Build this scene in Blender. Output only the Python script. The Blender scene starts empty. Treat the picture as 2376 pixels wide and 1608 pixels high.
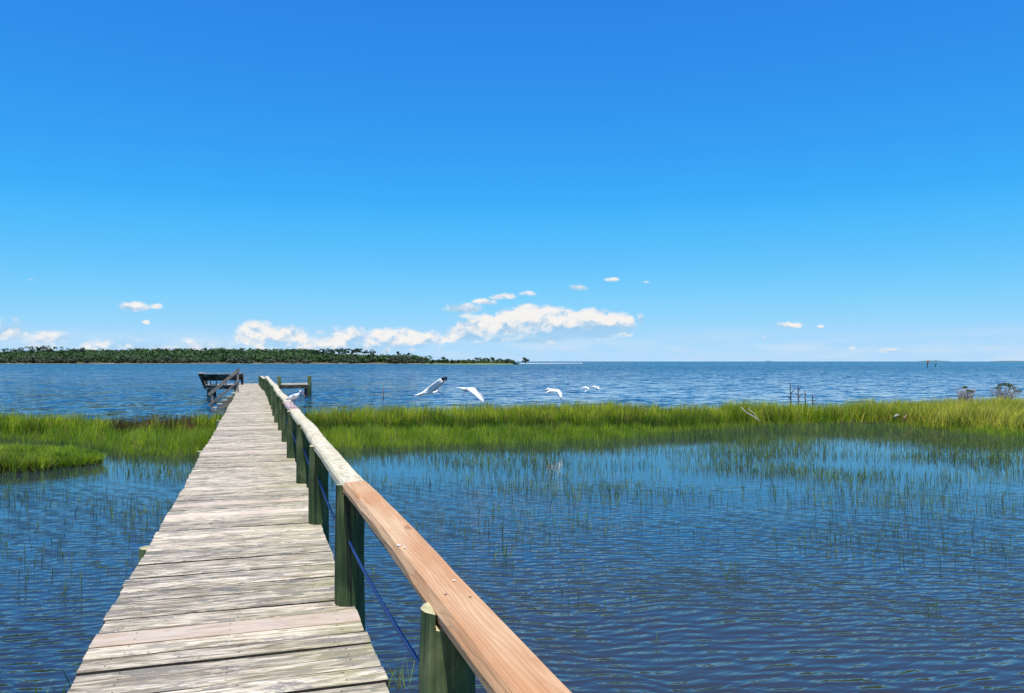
import bpy, math, random
import numpy as np
from mathutils import Vector, Matrix

random.seed(7)
RNG = np.random.default_rng(11)
scene = bpy.context.scene
C = bpy.context.collection
R_ = math.radians

# ------------------------------------------------------------------ camera
YAW = R_(17.93)                 # the view is turned this far right of the pier's direction (+Y)
EYE = 2.02                      # camera height above the water (water is z = 0)
FPX, CX, HY = 1848.0, 1188.0, 838.5
FW = Vector((math.sin(YAW), math.cos(YAW), 0))
RT = Vector((math.cos(YAW), -math.sin(YAW), 0))
cam_d = bpy.data.cameras.new("camera")
cam_d.lens = 28.0; cam_d.sensor_width = 36.0; cam_d.sensor_fit = 'HORIZONTAL'
cam_d.shift_y = 34.5 / 2376.0
cam_d.clip_start = 0.05; cam_d.clip_end = 60000
cam = bpy.data.objects.new("camera", cam_d); C.objects.link(cam)
cam.location = (0, 0, EYE); cam.rotation_euler = (R_(90), 0, -YAW)
scene.camera = cam

def at(px, py, d):              # a bearing, a height and a real distance -> a place
    p = FW * d + RT * ((px - CX) / FPX * d)
    return Vector((p.x, p.y, EYE - (py - HY) / FPX * d))
def ground(px, d, z=0.0):
    p = FW * d + RT * ((px - CX) / FPX * d)
    return Vector((p.x, p.y, z))

# ------------------------------------------------------------------ node helper
class NT:
    def __init__(s, tree): s.t = tree; tree.nodes.clear()
    def n(s, typ, **kw):
        nd = s.t.nodes.new(typ)
        for k, v in kw.items(): setattr(nd, k, v)
        return nd
    def link(s, a, b): s.t.links.new(a, b)
    def put(s, sock, v):
        if hasattr(v, 'is_output') or isinstance(v, bpy.types.NodeSocket): s.link(v, sock)
        elif isinstance(v, (tuple, list)) and len(v) == 3 and sock.type == 'RGBA': sock.default_value = (*v, 1)
        else: sock.default_value = v
    def m(s, op, a, b=0.0, c=None, clamp=False):
        nd = s.n('ShaderNodeMath', operation=op); nd.use_clamp = clamp
        s.put(nd.inputs[0], a); s.put(nd.inputs[1], b)
        if c is not None: s.put(nd.inputs[2], c)
        return nd.outputs[0]
    def v(s, op, a, b=(0, 0, 0)):
        nd = s.n('ShaderNodeVectorMath', operation=op)
        s.put(nd.inputs[0], a)
        if op == 'SCALE': s.put(nd.inputs['Scale'], b)
        else: s.put(nd.inputs[1], b)
        return nd.outputs['Value'] if op in ('DOT_PRODUCT', 'LENGTH') else nd.outputs['Vector']
    def noise(s, vec, scale=1.0, detail=3.0, rough=0.55, dist=0.0, color=False):
        nd = s.n('ShaderNodeTexNoise'); s.put(nd.inputs['Vector'], vec)
        nd.inputs['Scale'].default_value = scale; nd.inputs['Detail'].default_value = detail
        nd.inputs['Roughness'].default_value = rough; nd.inputs['Distortion'].default_value = dist
        return nd.outputs['Color' if color else 'Fac']
    def mapr(s, v, a, b, c=0.0, d=1.0, smooth=False):
        nd = s.n('ShaderNodeMapRange'); nd.interpolation_type = 'SMOOTHSTEP' if smooth else 'LINEAR'
        s.put(nd.inputs[0], v)
        for i, x in zip((1, 2, 3, 4), (a, b, c, d)): s.put(nd.inputs[i], x)
        return nd.outputs[0]
    def mix(s, f, a, b, blend='MIX'):
        nd = s.n('ShaderNodeMix', data_type='RGBA', blend_type=blend)
        s.put(nd.inputs[0], f); s.put(nd.inputs[6], a); s.put(nd.inputs[7], b)
        return nd.outputs[2]
    def ramp(s, f, stops):
        nd = s.n('ShaderNodeValToRGB'); s.put(nd.inputs[0], f)
        e = nd.color_ramp.elements
        while len(e) < len(stops): e.new(0.5)
        for el, (p, col) in zip(e, stops): el.position = p; el.color = (*col, 1)
        return nd.outputs[0]
    def sep(s, vec):
        nd = s.n('ShaderNodeSeparateXYZ'); s.put(nd.inputs[0], vec); return nd.outputs
    def comb(s, x, y, z):
        nd = s.n('ShaderNodeCombineXYZ')
        for i, q in enumerate((x, y, z)): s.put(nd.inputs[i], q)
        return nd.outputs[0]
    def mapping(s, vec, scale=(1, 1, 1), rot=(0, 0, 0), loc=(0, 0, 0)):
        nd = s.n('ShaderNodeMapping'); s.put(nd.inputs[0], vec)
        nd.inputs['Scale'].default_value = scale; nd.inputs['Rotation'].default_value = rot; nd.inputs['Location'].default_value = loc
        return nd.outputs[0]
    def bump(s, h, strength, dist, normal=None):
        nd = s.n('ShaderNodeBump'); nd.inputs['Strength'].default_value = strength
        s.put(nd.inputs['Distance'], dist); s.put(nd.inputs['Height'], h)
        if normal is not None: s.link(normal, nd.inputs['Normal'])
        return nd.outputs[0]

# ------------------------------------------------------------------ sky and sun
SUN = Vector((-0.11, -0.30, 0.945)).normalized()       # towards the sun: high, behind the viewer and a little left
SUN_EL = math.asin(SUN.z); SUN_AZ = math.atan2(SUN.x, SUN.y)
world = bpy.data.worlds.new("World"); scene.world = world; world.use_nodes = True
w = NT(world.node_tree)
sky = w.n('ShaderNodeTexSky', sky_type='NISHITA'); sky.sun_disc = False
sky.sun_elevation = SUN_EL; sky.sun_rotation = SUN_AZ
sky.altitude = 0; sky.air_density = 1.0; sky.dust_density = 0.0; sky.ozone_density = 6.0
# one film-like tone curve per channel over the whole sky (the photograph is developed vivid)
k01 = w.v('SCALE', sky.outputs[0], 0.1)
cur = w.n('ShaderNodeRGBCurve'); w.link(k01, cur.inputs['Color'])
def curve(ch, pts):
    c = cur.mapping.curves[ch]
    while len(c.points) < len(pts): c.points.new(.5, .5)
    for q, (x, y) in zip(c.points, pts): q.location = (x, y); q.handle_type = 'AUTO'
curve(0, [(0, 0), (.126, .0100), (.19, .046), (.300, .140), (.46, .27), (.61, .39), (.81, .48), (1, .56)])
curve(1, [(0, 0), (.19, .238), (.321, .405), (.483, .575), (.656, .67), (.756, .71), (.818, .735), (1, .78)])
curve(2, [(0, 0), (.2, .45), (.374, .79), (.47, .92), (.555, .965), (.65, .97), (.76, .985), (1, 1.0)])
cur.mapping.clip_max_x = 50; cur.mapping.use_clip = False
cur.mapping.extend = 'EXTRAPOLATED'; cur.mapping.update()
skycol = w.v('SCALE', cur.outputs[0], 10.0)
# fair-weather cumulus low over the horizon, by compass bearing and elevation
tc = w.n('ShaderNodeTexCoord'); dvec = tc.outputs['Generated']
sx, sy, sz = w.sep(dvec)
az = w.m('ARCTAN2', sx, sy)
el = w.m('ARCSINE', sz)
def bearing(px, py):
    s = (px - CX) / FPX
    return YAW + math.atan(s), math.atan((HY - py) / FPX / math.sqrt(1 + s * s))
clouds = [  # px, py, half width, height above, height below, strength
    (1128, 772, 84, 44, 24, 1.3), (1250, 756, 125, 44, 40, 1.55), (1375, 758, 92, 38, 30, 1.35), (1430, 752, 46, 28, 22, 1.0),
    (330, 806, 330, 22, 20, .40), (780, 804, 320, 24, 20, .46),
    (1190, 740, 60, 18, 20, .8),
    (1075, 718, 52, 16, 10, .75), (1125, 702, 30, 11, 8, .7), (1165, 690, 36, 12, 6, .8), (1228, 681, 24, 8, 5, .55),
    (1228, 713, 34, 10, 8, .65), (1340, 668, 26, 11, 10, .7), (1419, 651, 20, 7, 5, .62), (1484, 742, 16, 16, 14, .5),
    (1450, 778, 20, 9, 6, .5), (1080, 735, 40, 12, 10, .5),
    (592, 780, 60, 34, 24, .78), (665, 782, 70, 26, 18, .66), (810, 784, 84, 30, 20, .62), (880, 778, 44, 22, 14, .7), (945, 790, 96, 30, 18, .85), (1050, 786, 40, 16, 14, .5),
    (308, 714, 46, 14, 9, .72), (366, 712, 18, 8, 6, .55), (340, 748, 12, 6, 4, .45),
    (25, 770, 60, 30, 22, .55), (110, 788, 90, 22, 16, .4), (230, 796, 70, 14, 12, .3), (430, 792, 60, 12, 12, .3),
    (1833, 756, 44, 10, 6, .62), (1772, 783, 14, 6, 5, .45), (1905, 758, 12, 5, 4, .35), (2065, 814, 42, 8, 6, .45), (1975, 808, 14, 6, 5, .3), (70, 648, 14, 5, 4, .3), (1500, 655, 22, 5, 4, .2),
    (-350, 770, 150, 40, 26, .8), (-900, 740, 160, 46, 30, .9), (2900, 770, 190, 40, 25, .85), (2560, 800, 60, 14, 10, .5), (3600, 760, 300, 50, 30, .9)]
pc = w.comb(az, w.m('MULTIPLY', el, 1.35), 0.37)
wrp = w.v('SCALE', w.v('SUBTRACT', w.noise(pc, 34, 3, .6, color=True), (.5, .5, .5)), 0.018)
pw = w.v('ADD', pc, wrp)
fb = w.noise(pw, 42, 7, .58)
fine = w.noise(pw, 150, 5, .62)
fbm = w.m('ADD', w.m('MULTIPLY', w.m('SUBTRACT', fb, .5), 1.0), w.m('MULTIPLY', w.m('SUBTRACT', fine, .5), .42))
wx, wy, wz = w.sep(wrp)
aw = w.m('ADD', az, w.m('MULTIPLY', wx, .8)); ew = w.m('ADD', el, w.m('MULTIPLY', wy, .35))
dens = None; hgt = None
for px, py, hw, ha, hb, st in clouds:
    a, e = bearing(px, py)
    W = 1.14 * hw / FPX * math.cos(a - YAW) ** 2; A = 1.18 * ha / FPX; B = 1.1 * hb / FPX; st *= 1.12
    da = w.m('DIVIDE', w.m('SUBTRACT', aw, a), W)
    de0 = w.m('SUBTRACT', ew, e)
    de = w.m('ADD', w.m('DIVIDE', w.m('MAXIMUM', de0, 0.0), A), w.m('DIVIDE', w.m('MINIMUM', de0, 0.0), B))
    r = w.m('SQRT', w.m('ADD', w.m('MULTIPLY', da, da), w.m('MULTIPLY', de, de)))
    k = w.m('MULTIPLY', w.m('SUBTRACT', 1.08, r, clamp=True), st)
    hk = w.m('MULTIPLY', k, de)
    dens = k if dens is None else w.m('MAXIMUM', dens, k)
    hgt = hk if hgt is None else w.m('ADD', hgt, hk)
core = w.m('MULTIPLY_ADD', fbm, w.mapr(dens, 0, .25, 0, 1.1), dens)
alpha = w.m('MULTIPLY', w.mapr(core, .10, .58, 0, 1, True), w.mapr(hgt, -.55, -.05, .55, 1, True))
fb2 = w.noise(w.v('ADD', pw, (-.003, .010, 0)), 42, 7, .58)
lit_ = w.m('ADD', w.m('MULTIPLY', hgt, .8), w.m('ADD', w.m('MULTIPLY', w.m('SUBTRACT', fb, .5), 1.6), w.m('MULTIPLY', w.m('SUBTRACT', fb, fb2), 1.7)))
ccol = w.ramp(w.mapr(lit_, -.42, .42, 0, 1), [(0, (.38, .64, .91)), (.35, (.54, .74, .93)), (.60, (.80, .87, .95)), (.88, (1.0, .98, .96))])
haze_n = w.noise(w.comb(w.m('MULTIPLY', az, 3.0), w.m('MULTIPLY', el, 18.0), 1.3), 3.2, 5, .6)
low = w.m('MULTIPLY', w.mapr(el, .045, .012, 0, 1, True), w.mapr(haze_n, .40, .68, 0, .6, True))
CLOUD_GAIN = 9.2
skyw = w.mix(low, skycol, w.v('SCALE', w.n('ShaderNodeRGB').outputs[0], 1.0))
for nd in world.node_tree.nodes:
    if nd.bl_idname == 'ShaderNodeRGB': nd.outputs[0].default_value = (6.4, 7.8, 9.2, 1)
final = w.mix(alpha, skyw, w.v('SCALE', ccol, CLOUD_GAIN))
bg = w.n('ShaderNodeBackground'); w.link(final, bg.inputs[0]); bg.inputs[1].default_value = 0.10
wo = w.n('ShaderNodeOutputWorld'); w.link(bg.outputs[0], wo.inputs[0])

sun_d = bpy.data.lights.new("sun", 'SUN'); sun_d.energy = 5.0; sun_d.angle = R_(0.53); sun_d.color = (1.0, .955, .88)
sun = bpy.data.objects.new("sun", sun_d); C.objects.link(sun)
sun.rotation_euler = SUN.to_track_quat('Z', 'Y').to_euler(); sun.location = (-20, -30, 60)
scene.view_settings.view_transform = 'Standard'; scene.view_settings.look = 'None'
scene.view_settings.exposure = 0.0; scene.view_settings.gamma = 1.0
scene.view_settings.use_curve_mapping = False

# ------------------------------------------------------------------ mesh helpers
def tag(o, label=None, cat=None, group=None, kind=None):
    if label: o['label'] = label
    if cat: o['category'] = cat
    if group: o['group'] = group
    if kind: o['kind'] = kind
    return o
def empty(name, loc=(0, 0, 0), rz=0.0):
    o = bpy.data.objects.new(name, None); C.objects.link(o)
    o.location = loc; o.rotation_euler = (0, 0, rz); o.empty_display_size = .1
    return o
class MB:
    def __init__(s): s.v = []; s.f = []; s.mi = []
    def add(s, vs, fs, mi=0):
        o = len(s.v); s.v += [tuple(p) for p in vs]
        s.f += [tuple(i + o for i in f) for f in fs]; s.mi += [mi] * len(fs)
    def box(s, c, size, rot=None, mi=0, bev=0.0):
        x, y, z = (q / 2 for q in size)
        b = min(bev, x * .9, y * .9, z * .9)
        if b <= 0:
            vs = [Vector((i * x, j * y, k * z)) for i in (-1, 1) for j in (-1, 1) for k in (-1, 1)]
            fs = [(0, 1, 3, 2), (4, 6, 7, 5), (0, 4, 5, 1), (2, 3, 7, 6), (0, 2, 6, 4), (1, 5, 7, 3)]
        else:                                                   # chamfered along the four long edges of its longest axis
            ax = max(range(3), key=lambda i: size[i])
            u, v_ = [(1, 2), (2, 0), (0, 1)][ax]
            h = [x, y, z]
            prof = [(-h[u] + b, -h[v_]), (h[u] - b, -h[v_]), (h[u], -h[v_] + b), (h[u], h[v_] - b), (h[u] - b, h[v_]), (-h[u] + b, h[v_]), (-h[u], h[v_] - b), (-h[u], -h[v_] + b)]
            vs = []
            for e in (-1, 1):
                for p, q in prof:
                    t = [0, 0, 0]; t[ax] = e * h[ax]; t[u] = p; t[v_] = q; vs.append(Vector(t))
            fs = [(i, (i + 1) % 8, 8 + (i + 1) % 8, 8 + i) for i in range(8)] + [tuple(range(7, -1, -1)), tuple(range(8, 16))]
        M = rot if rot is not None else Matrix.Identity(3)
        s.add([M @ p + Vector(c) for p in vs], fs, mi)
    def bar(s, a, b, wd, th, mi=0, bev=0.004, up=Vector((0, 0, 1))):   # a board from a to b
        a = Vector(a); b = Vector(b); d = (b - a); L = d.length; x = d / L
        yv = up.cross(x)
        if yv.length < 1e-4: yv = Vector((1, 0, 0)).cross(x)
        yv.normalize(); zv = x.cross(yv)
        s.box((a + b) / 2, (L, wd, th), Matrix((x, yv, zv)).transposed(), mi, bev)
    def loft(s, pts, rad, seg=10, mi=0, up=Vector((0, 1, 0)), cap=True):
        pts = [Vector(p) for p in pts]; o = len(s.v); n = len(pts)
        for i, p in enumerate(pts):
            t = (pts[min(i + 1, n - 1)] - pts[max(i - 1, 0)]).normalized()
            a = up - t * up.dot(t)
            if a.length < 1e-4: a = Vector((1, 0, 0)) - t * t.x
            a.normalize(); b = t.cross(a)
            r = rad[i]; ra, rb = r if isinstance(r, tuple) else (r, r)
            for k in range(seg):
                th = 2 * math.pi * k / seg
                s.v.append(tuple(p + a * (ra * math.cos(th)) + b * (rb * math.sin(th))))
        for i in range(n - 1):
            for k in range(seg):
                q = (k + 1) % seg
                s.f.append((o + i * seg + k, o + i * seg + q, o + (i + 1) * seg + q, o + (i + 1) * seg + k)); s.mi.append(mi)
        if cap:
            s.f.append(tuple(o + k for k in range(seg - 1, -1, -1))); s.mi.append(mi)
            s.f.append(tuple(o + (n - 1) * seg + k for k in range(seg))); s.mi.append(mi)
    def mesh(s, name, mats, smooth=False):
        me = bpy.data.meshes.new(name); me.from_pydata(s.v, [], s.f)
        for m_ in (mats if isinstance(mats, (list, tuple)) else [mats]): me.materials.append(m_)
        me.polygons.foreach_set('material_index', s.mi)
        if smooth: me.polygons.foreach_set('use_smooth', [True] * len(s.f))
        me.update(); return me
    def build(s, name, mats, parent=None, smooth=False, loc=None):
        o = bpy.data.objects.new(name, s.mesh(name, mats, smooth)); C.objects.link(o)
        if parent is not None: o.parent = parent
        if loc is not None: o.location = loc
        return o
def tri_mesh(name, V, T, mat, rnd=None, parent=None):
    me = bpy.data.meshes.new(name); nv, nt = len(V), len(T)
    me.vertices.add(nv); me.vertices.foreach_set('co', np.ascontiguousarray(V, dtype=np.float32).ravel())
    k = T.shape[1]
    me.loops.add(nt * k); me.loops.foreach_set('vertex_index', np.ascontiguousarray(T, dtype=np.int32).ravel())
    me.polygons.add(nt); me.polygons.foreach_set('loop_start', np.arange(0, nt * k, k, dtype=np.int32))
    me.update(calc_edges=True)
    if rnd is not None:
        at_ = me.attributes.new('rnd', 'FLOAT', 'POINT'); at_.data.foreach_set('value', np.ascontiguousarray(rnd, dtype=np.float32))
    me.materials.append(mat)
    o = bpy.data.objects.new(name, me); C.objects.link(o)
    if parent is not None: o.parent = parent
    return o

# ------------------------------------------------------------------ materials
def mat(name):
    m_ = bpy.data.materials.new(name); m_.use_nodes = True
    t = NT(m_.node_tree); out = t.n('ShaderNodeOutputMaterial'); b = t.n('ShaderNodeBsdfPrincipled')
    t.link(b.outputs[0], out.inputs[0]); return m_, t, b
def simple(name, col, rough=.7, var=.25, scale=6.0, stretch=(1, 1, 1), bump=0.0, spec=.3):
    m_, t, b = mat(name)
    co = t.n('ShaderNodeTexCoord').outputs['Object']
    n = t.noise(t.mapping(co, stretch), scale, 5, .6)
    dark = tuple(c * (1 - var) for c in col); lite = tuple(min(1, c * (1 + var)) for c in col)
    t.put(b.inputs['Base Color'], t.ramp(n, [(.3, dark), (.7, lite)]))
    b.inputs['Roughness'].default_value = rough; b.inputs['Specular IOR Level'].default_value = spec
    if bump: t.link(t.bump(n, 1.0, bump), b.inputs['Normal'])
    return m_

def plank_mat(name, cols, tint, algae=True, dirt=1.0, spec=.22):
    """weathered board, grain along local X; every board gets its own cut of the pattern"""
    m_, t, b = mat(name)
    co = t.n('ShaderNodeTexCoord').outputs['Object']; oi = t.n('ShaderNodeObjectInfo').outputs['Random']
    geo = t.n('ShaderNodeNewGeometry').outputs['Position']
    off = t.comb(t.m('MULTIPLY', oi, 91.0), t.m('MULTIPLY', oi, 57.0), t.m('MULTIPLY', oi, 23.0))
    p = t.v('ADD', co, off)
    grain = t.noise(t.mapping(p, (5.0, 85, 85)), 1.0, 5, .66, .6)
    streak = t.noise(t.mapping(p, (3.2, 26, 26)), 1.0, 7, .72, 1.0)
    blot = t.noise(t.mapping(p, (4.2, 13, 13)), 1.0, 7, .72, .5)
    speck = t.noise(t.mapping(p, (26, 60, 60)), 1.0, 3, .6)
    base = t.ramp(streak, [(.39, cols[0]), (.45, cols[1]), (.505, cols[2]), (.59, cols[3])])
    base = t.mix(t.mapr(grain, .42, .58, .62 * dirt, 0.0), base, cols[0], 'MIX')
    base = t.mix(t.m('MULTIPLY', t.mapr(blot, .52, .56, 0, .92, True), dirt), base, t.mix(streak, (.10, .09, .075), (.36, .33, .28)))
    base = t.mix(t.m('MULTIPLY', t.mapr(speck, .62, .72, 0, .6, True), t.mapr(blot, .4, .6, 0, 1)), base, (.66, .64, .58))
    base = t.mix(t.mapr(oi, 0, 1, 0, .22), base, tint)
    vv = t.mapr(t.m('FRACT', t.m('MULTIPLY', oi, 7.31)), 0, 1, .72, 1.12)
    base = t.mix(1.0, base, t.comb(vv, vv, vv), 'MULTIPLY')
    if algae:
        gx, gy, gz = t.sep(geo)
        am = t.noise(t.mapping(geo, (2.6, 6.5, 1)), 1.0, 6, .7)
        edge = t.mapr(gx, -.15, .48, .06, 1, True)
        f = t.m('MULTIPLY', t.m('MULTIPLY', edge, t.mapr(am, .44, .57, 0, .62, True)), t.mapr(streak, .42, .60, 1.0, .45))
        base = t.mix(f, base, t.mix(grain, (.20, .18, .06), (.50, .46, .22)))
    t.put(b.inputs['Base Color'], base)
    b.inputs['Roughness'].default_value = .85; b.inputs['Specular IOR Level'].default_value = spec
    h = t.m('ADD', t.m('MULTIPLY', grain, .55), t.m('ADD', t.m('MULTIPLY', streak, .7), t.m('MULTIPLY', speck, .3)))
    t.link(t.bump(h, .8, .006), b.inputs['Normal'])
    return m_
M_plank = plank_mat('weathered_plank', [(.095, .078, .052), (.41, .33, .225), (.77, .64, .455), (.93, .805, .605)], (.84, .66, .44))
M_plank_new = plank_mat('fresh_plank', [(.60, .43, .29), (.70, .53, .38), (.78, .62, .46), (.80, .66, .52)], (.80, .60, .42), algae=False, dirt=.22)
M_grey = plank_mat('grey_dock_wood', [(.12, .095, .075), (.20, .16, .13), (.32, .265, .22), (.48, .42, .36)], (.36, .26, .20), algae=False)
M_brown = plank_mat('dark_bench_wood', [(.018, .013, .011), (.032, .023, .018), (.055, .039, .030), (.10, .075, .06)], (.05, .032, .026), algae=False, spec=.04)
M_edge = simple('seam_shade_edge', (.055, .043, .032), .9, .5, 30)  # weathered board sides, darkened further to paint shade into the deck seams
M_edge_new = simple('fresh_board_edge', (.42, .22, .10), .9, .4, 30)
M_nail = simple('rusty_nail', (.07, .045, .035), .6)
M_endgrain = simple('sawn_post_top', (.50, .45, .24), .8, .3, 30)

def cap_mat(name, kind):
    m_, t, b = mat(name)
    co = t.n('ShaderNodeTexCoord').outputs['Object']
    x, y, z = t.sep(co)
    wob = t.noise(t.mapping(co, (4.5, .42, 4.5)), 1.0, 4, .5)
    ring = t.m('ADD', t.m('MULTIPLY', x, 75.0), t.m('MULTIPLY', t.m('SUBTRACT', wob, .5), 17.0))
    ring = t.m('ADD', ring, t.m('MULTIPLY', z, 22.0))
    saw = t.m('FRACT', ring)
    line = t.mapr(saw, .45, 1.0, 0, 1, True)
    line = t.m('MULTIPLY', line, t.mapr(saw, .985, 1.0, 1, 0))
    grain = t.noise(t.mapping(co, (120, 3, 120)), 1.0, 4, .6)
    blot = t.noise(t.mapping(co, (9, 1.7, 9)), 1.0, 4, .6)
    speck = t.noise(co, 55 if kind == 'new' else 34, 5, .7)
    if kind == 'new':
        base = t.mix(t.mapr(blot, .35, .66, 0, 1), (.62, .31, .135), (.76, .50, .27))
        base = t.mix(t.m('MULTIPLY', line, .42), base, (.52, .23, .09))
        st = t.noise(t.mapping(co, (16, 1.3, 16), loc=(2.3, .2, 0)), 1.0, 3, .55, .4)
        base = t.mix(t.mapr(st, .60, .72, 0, .62, True), base, (.52, .19, .05))
        base = t.mix(t.mapr(grain, .4, .7, .22, 0), base, (.30, .16, .09))
        vo = t.n('ShaderNodeTexVoronoi'); vo.inputs['Scale'].default_value = 1.0
        t.put(vo.inputs['Vector'], t.mapping(co, (7.0, 1.9, 7.0), loc=(.4, .3, 0)))
        base = t.mix(t.mapr(vo.outputs['Distance'], .05, .15, .8, 0, True), base, (.30, .11, .04))
        base = t.mix(t.mapr(speck, .70, .76, 0, .5, True), base, (.22, .15, .11))
    elif kind == 'pink':
        base = t.mix(t.mapr(blot, .35, .66, 0, 1), (.50, .33, .28), (.62, .46, .40))
        base = t.mix(t.m('MULTIPLY', line, .35), base, (.30, .18, .14))
    else:
        base = t.mix(t.mapr(blot, .35, .66, 0, 1), (.66, .56, .34), (.86, .75, .51))
        base = t.mix(t.m('MULTIPLY', line, .18), base, (.30, .28, .20))
        base = t.mix(t.mapr(speck, .53, .62, 0, .72, True), base, (.17, .165, .12))
        l2 = t.noise(co, 11, 6, .72)
        base = t.mix(t.mapr(l2, .52, .62, 0, .6, True), base, (.44, .38, .24))
    t.put(b.inputs['Base Color'], base); b.inputs['Roughness'].default_value = .74; b.inputs['Specular IOR Level'].default_value = .25
    h = t.m('ADD', t.m('MULTIPLY', line, -.5), t.m('ADD', t.m('MULTIPLY', grain, .6), t.m('MULTIPLY', speck, .6)))
    t.link(t.bump(h, .7, .004), b.inputs['Normal'])
    return m_
M_cap_new = cap_mat('new_pine_cap', 'new'); M_cap_old = cap_mat('lichened_cap', 'old'); M_cap_pink = cap_mat('pinkish_cap', 'pink')

def post_mat(name, a, bcol, c):
    m_, t, b = mat(name)
    co = t.n('ShaderNodeTexCoord').outputs['Object']; oi = t.n('ShaderNodeObjectInfo').outputs['Random']
    p = t.v('ADD', co, t.comb(t.m('MULTIPLY', oi, 31.0), t.m('MULTIPLY', oi, 17.0), t.m('MULTIPLY', oi, 7.0)))
    fib = t.noise(t.mapping(p, (42, 42, 2.2)), 1.0, 5, .62, .4)
    blot = t.noise(t.mapping(p, (7, 7, 3.2)), 1.0, 5, .6, .5)
    crack = t.noise(t.mapping(p, (26, 26, .8)), 1.0, 3, .5)
    vo = t.n('ShaderNodeTexVoronoi'); t.put(vo.inputs['Vector'], t.mapping(p, (6, 6, 4.2)))
    knot = t.mapr(vo.outputs['Distance'], .07, .2, 1, 0, True)
    base = t.ramp(blot, [(.3, a), (.5, bcol), (.72, c)])
    base = t.mix(t.mapr(fib, .38, .64, .55, 0), base, tuple(q * .4 for q in a))
    base = t.mix(t.mapr(crack, .35, .40, .85, 0, True), base, (.012, .018, .010))
    base = t.mix(t.m('MULTIPLY', knot, .75), base, (.055, .05, .022))
    t.put(b.inputs['Base Color'], base); b.inputs['Roughness'].default_value = .75; b.inputs['Specular IOR Level'].default_value = .3
    h = t.m('ADD', fib, t.m('ADD', t.m('MULTIPLY', t.mapr(crack, .30, .37, 0, 1), .8), t.m('MULTIPLY', blot, .8)))
    t.link(t.bump(h, 1.0, .016), b.inputs['Normal'])
    return m_
M_post = post_mat('green_treated_post', (.028, .058, .018), (.072, .112, .036), (.19, .21, .085))
M_pile = post_mat('dark_piling', (.05, .06, .04), (.085, .095, .06), (.14, .14, .09))
M_rope = simple('blue_rope', (.012, .045, .145), .7, .35, 120, bump=.002)

def grass_mat(name, dark, mid, lite, tipcol, brown=None, pscale=.35, trans=.35, zfade=(.02, .5), tipf=.55):
    m_, t, b = mat(name)
    rn = t.n('ShaderNodeAttribute', attribute_name='rnd').outputs['Fac']
    geo = t.n('ShaderNodeNewGeometry').outputs['Position']
    patch = t.noise(t.mapping(geo, (1, 1, 0)), pscale, 4, .6)
    f = t.m('ADD', t.m('MULTIPLY', rn, .70), t.m('MULTIPLY', t.mapr(patch, .3, .7, 0, 1), .62))
    base = t.ramp(t.m('MULTIPLY', f, .76), [(.28, dark), (.50, mid), (.72, lite)])
    gz = t.sep(geo)[2]
    base = t.mix(t.m('MULTIPLY', t.mapr(gz, zfade[0], zfade[1], 0, tipf), t.mapr(rn, .3, 1, .2, 1)), base, tipcol)
    if brown is not None:
        base = t.mix(t.mapr(t.m('FRACT', t.m('MULTIPLY', rn, 13.7)), .80, .82, 0, .85), base, brown)
    t.put(b.inputs['Base Color'], base); b.inputs['Roughness'].default_value = .6; b.inputs['Specular IOR Level'].default_value = .06
    tr = t.n('ShaderNodeBsdfTranslucent'); t.link(base, tr.inputs[0])
    mx = t.n('ShaderNodeMixShader'); mx.inputs[0].default_value = trans
    t.link(b.outputs[0], mx.inputs[1]); t.link(tr.outputs[0], mx.inputs[2])
    out = [n for n in t.t.nodes if n.bl_idname == 'ShaderNodeOutputMaterial'][0]
    t.link(mx.outputs[0], out.inputs[0])
    return m_
M_tall = grass_mat('tall_cordgrass', (.05, .12, .008), (.20, .34, .012), (.42, .52, .02), (.88, .83, .06), (.38, .28, .09), zfade=(.26, .62), pscale=.7, tipf=.85)
M_dkgrass = grass_mat('dark_cordgrass', (.035, .085, .008), (.085, .17, .010), (.15, .25, .015), (.22, .30, .03), (.25, .20, .07), .8, zfade=(.2, .6))
M_short = grass_mat('short_cordgrass', (.19, .32, .015), (.34, .48, .025), (.48, .59, .04), (.54, .62, .06), (.36, .32, .10), .6, zfade=(.05, .4), trans=.5)
M_gold = grass_mat('yellow_cordgrass', (.12, .20, .015), (.42, .45, .035), (.70, .62, .08), (.78, .66, .13), (.45, .32, .10), .8, zfade=(.2, .9))
M_brownplant = grass_mat('brown_rush', (.07, .05, .02), (.13, .09, .03), (.17, .13, .04), (.20, .12, .05), (.10, .06, .03), 1.2)
M_sparse = grass_mat('sparse_cordgrass', (.07, .12, .025), (.15, .23, .04), (.24, .33, .06), (.30, .38, .09), (.14, .12, .05), .6, trans=.25, zfade=(.05, .4))
M_mud = simple('marsh_mud', (.035, .03, .018), .85, .4, 2.0, bump=.02)

def leaf_mat(name, dark, lite, trans=.25):
    m_, t, b = mat(name)
    rn = t.n('ShaderNodeAttribute', attribute_name='rnd').outputs['Fac']
    oi = t.n('ShaderNodeObjectInfo').outputs['Random']
    base = t.mix(t.m('ADD', t.m('MULTIPLY', rn, .8), t.m('MULTIPLY', oi, .2)), dark, lite)
    t.put(b.inputs['Base Color'], base); b.inputs['Roughness'].default_value = .6; b.inputs['Specular IOR Level'].default_value = .2
    return m_
M_leaf = leaf_mat('far_canopy', (.022, .056, .014), (.075, .13, .032))
M_pine = leaf_mat('pine_needles', (.012, .030, .016), (.045, .075, .030))
M_shrub = leaf_mat('grey_shrub', (.04, .065, .028), (.115, .13, .075))
M_bushg = leaf_mat('green_bush', (.03, .06, .015), (.10, .15, .04))
M_bark = simple('bark', (.12, .10, .085), .9, .3, 4)
M_dead = simple('dead_wood', (.055, .045, .05), .85, .3, 9, (1, 1, .3))
M_twig = simple('grey_twigs', (.33, .285, .25), .85, .3, 9)
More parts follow.
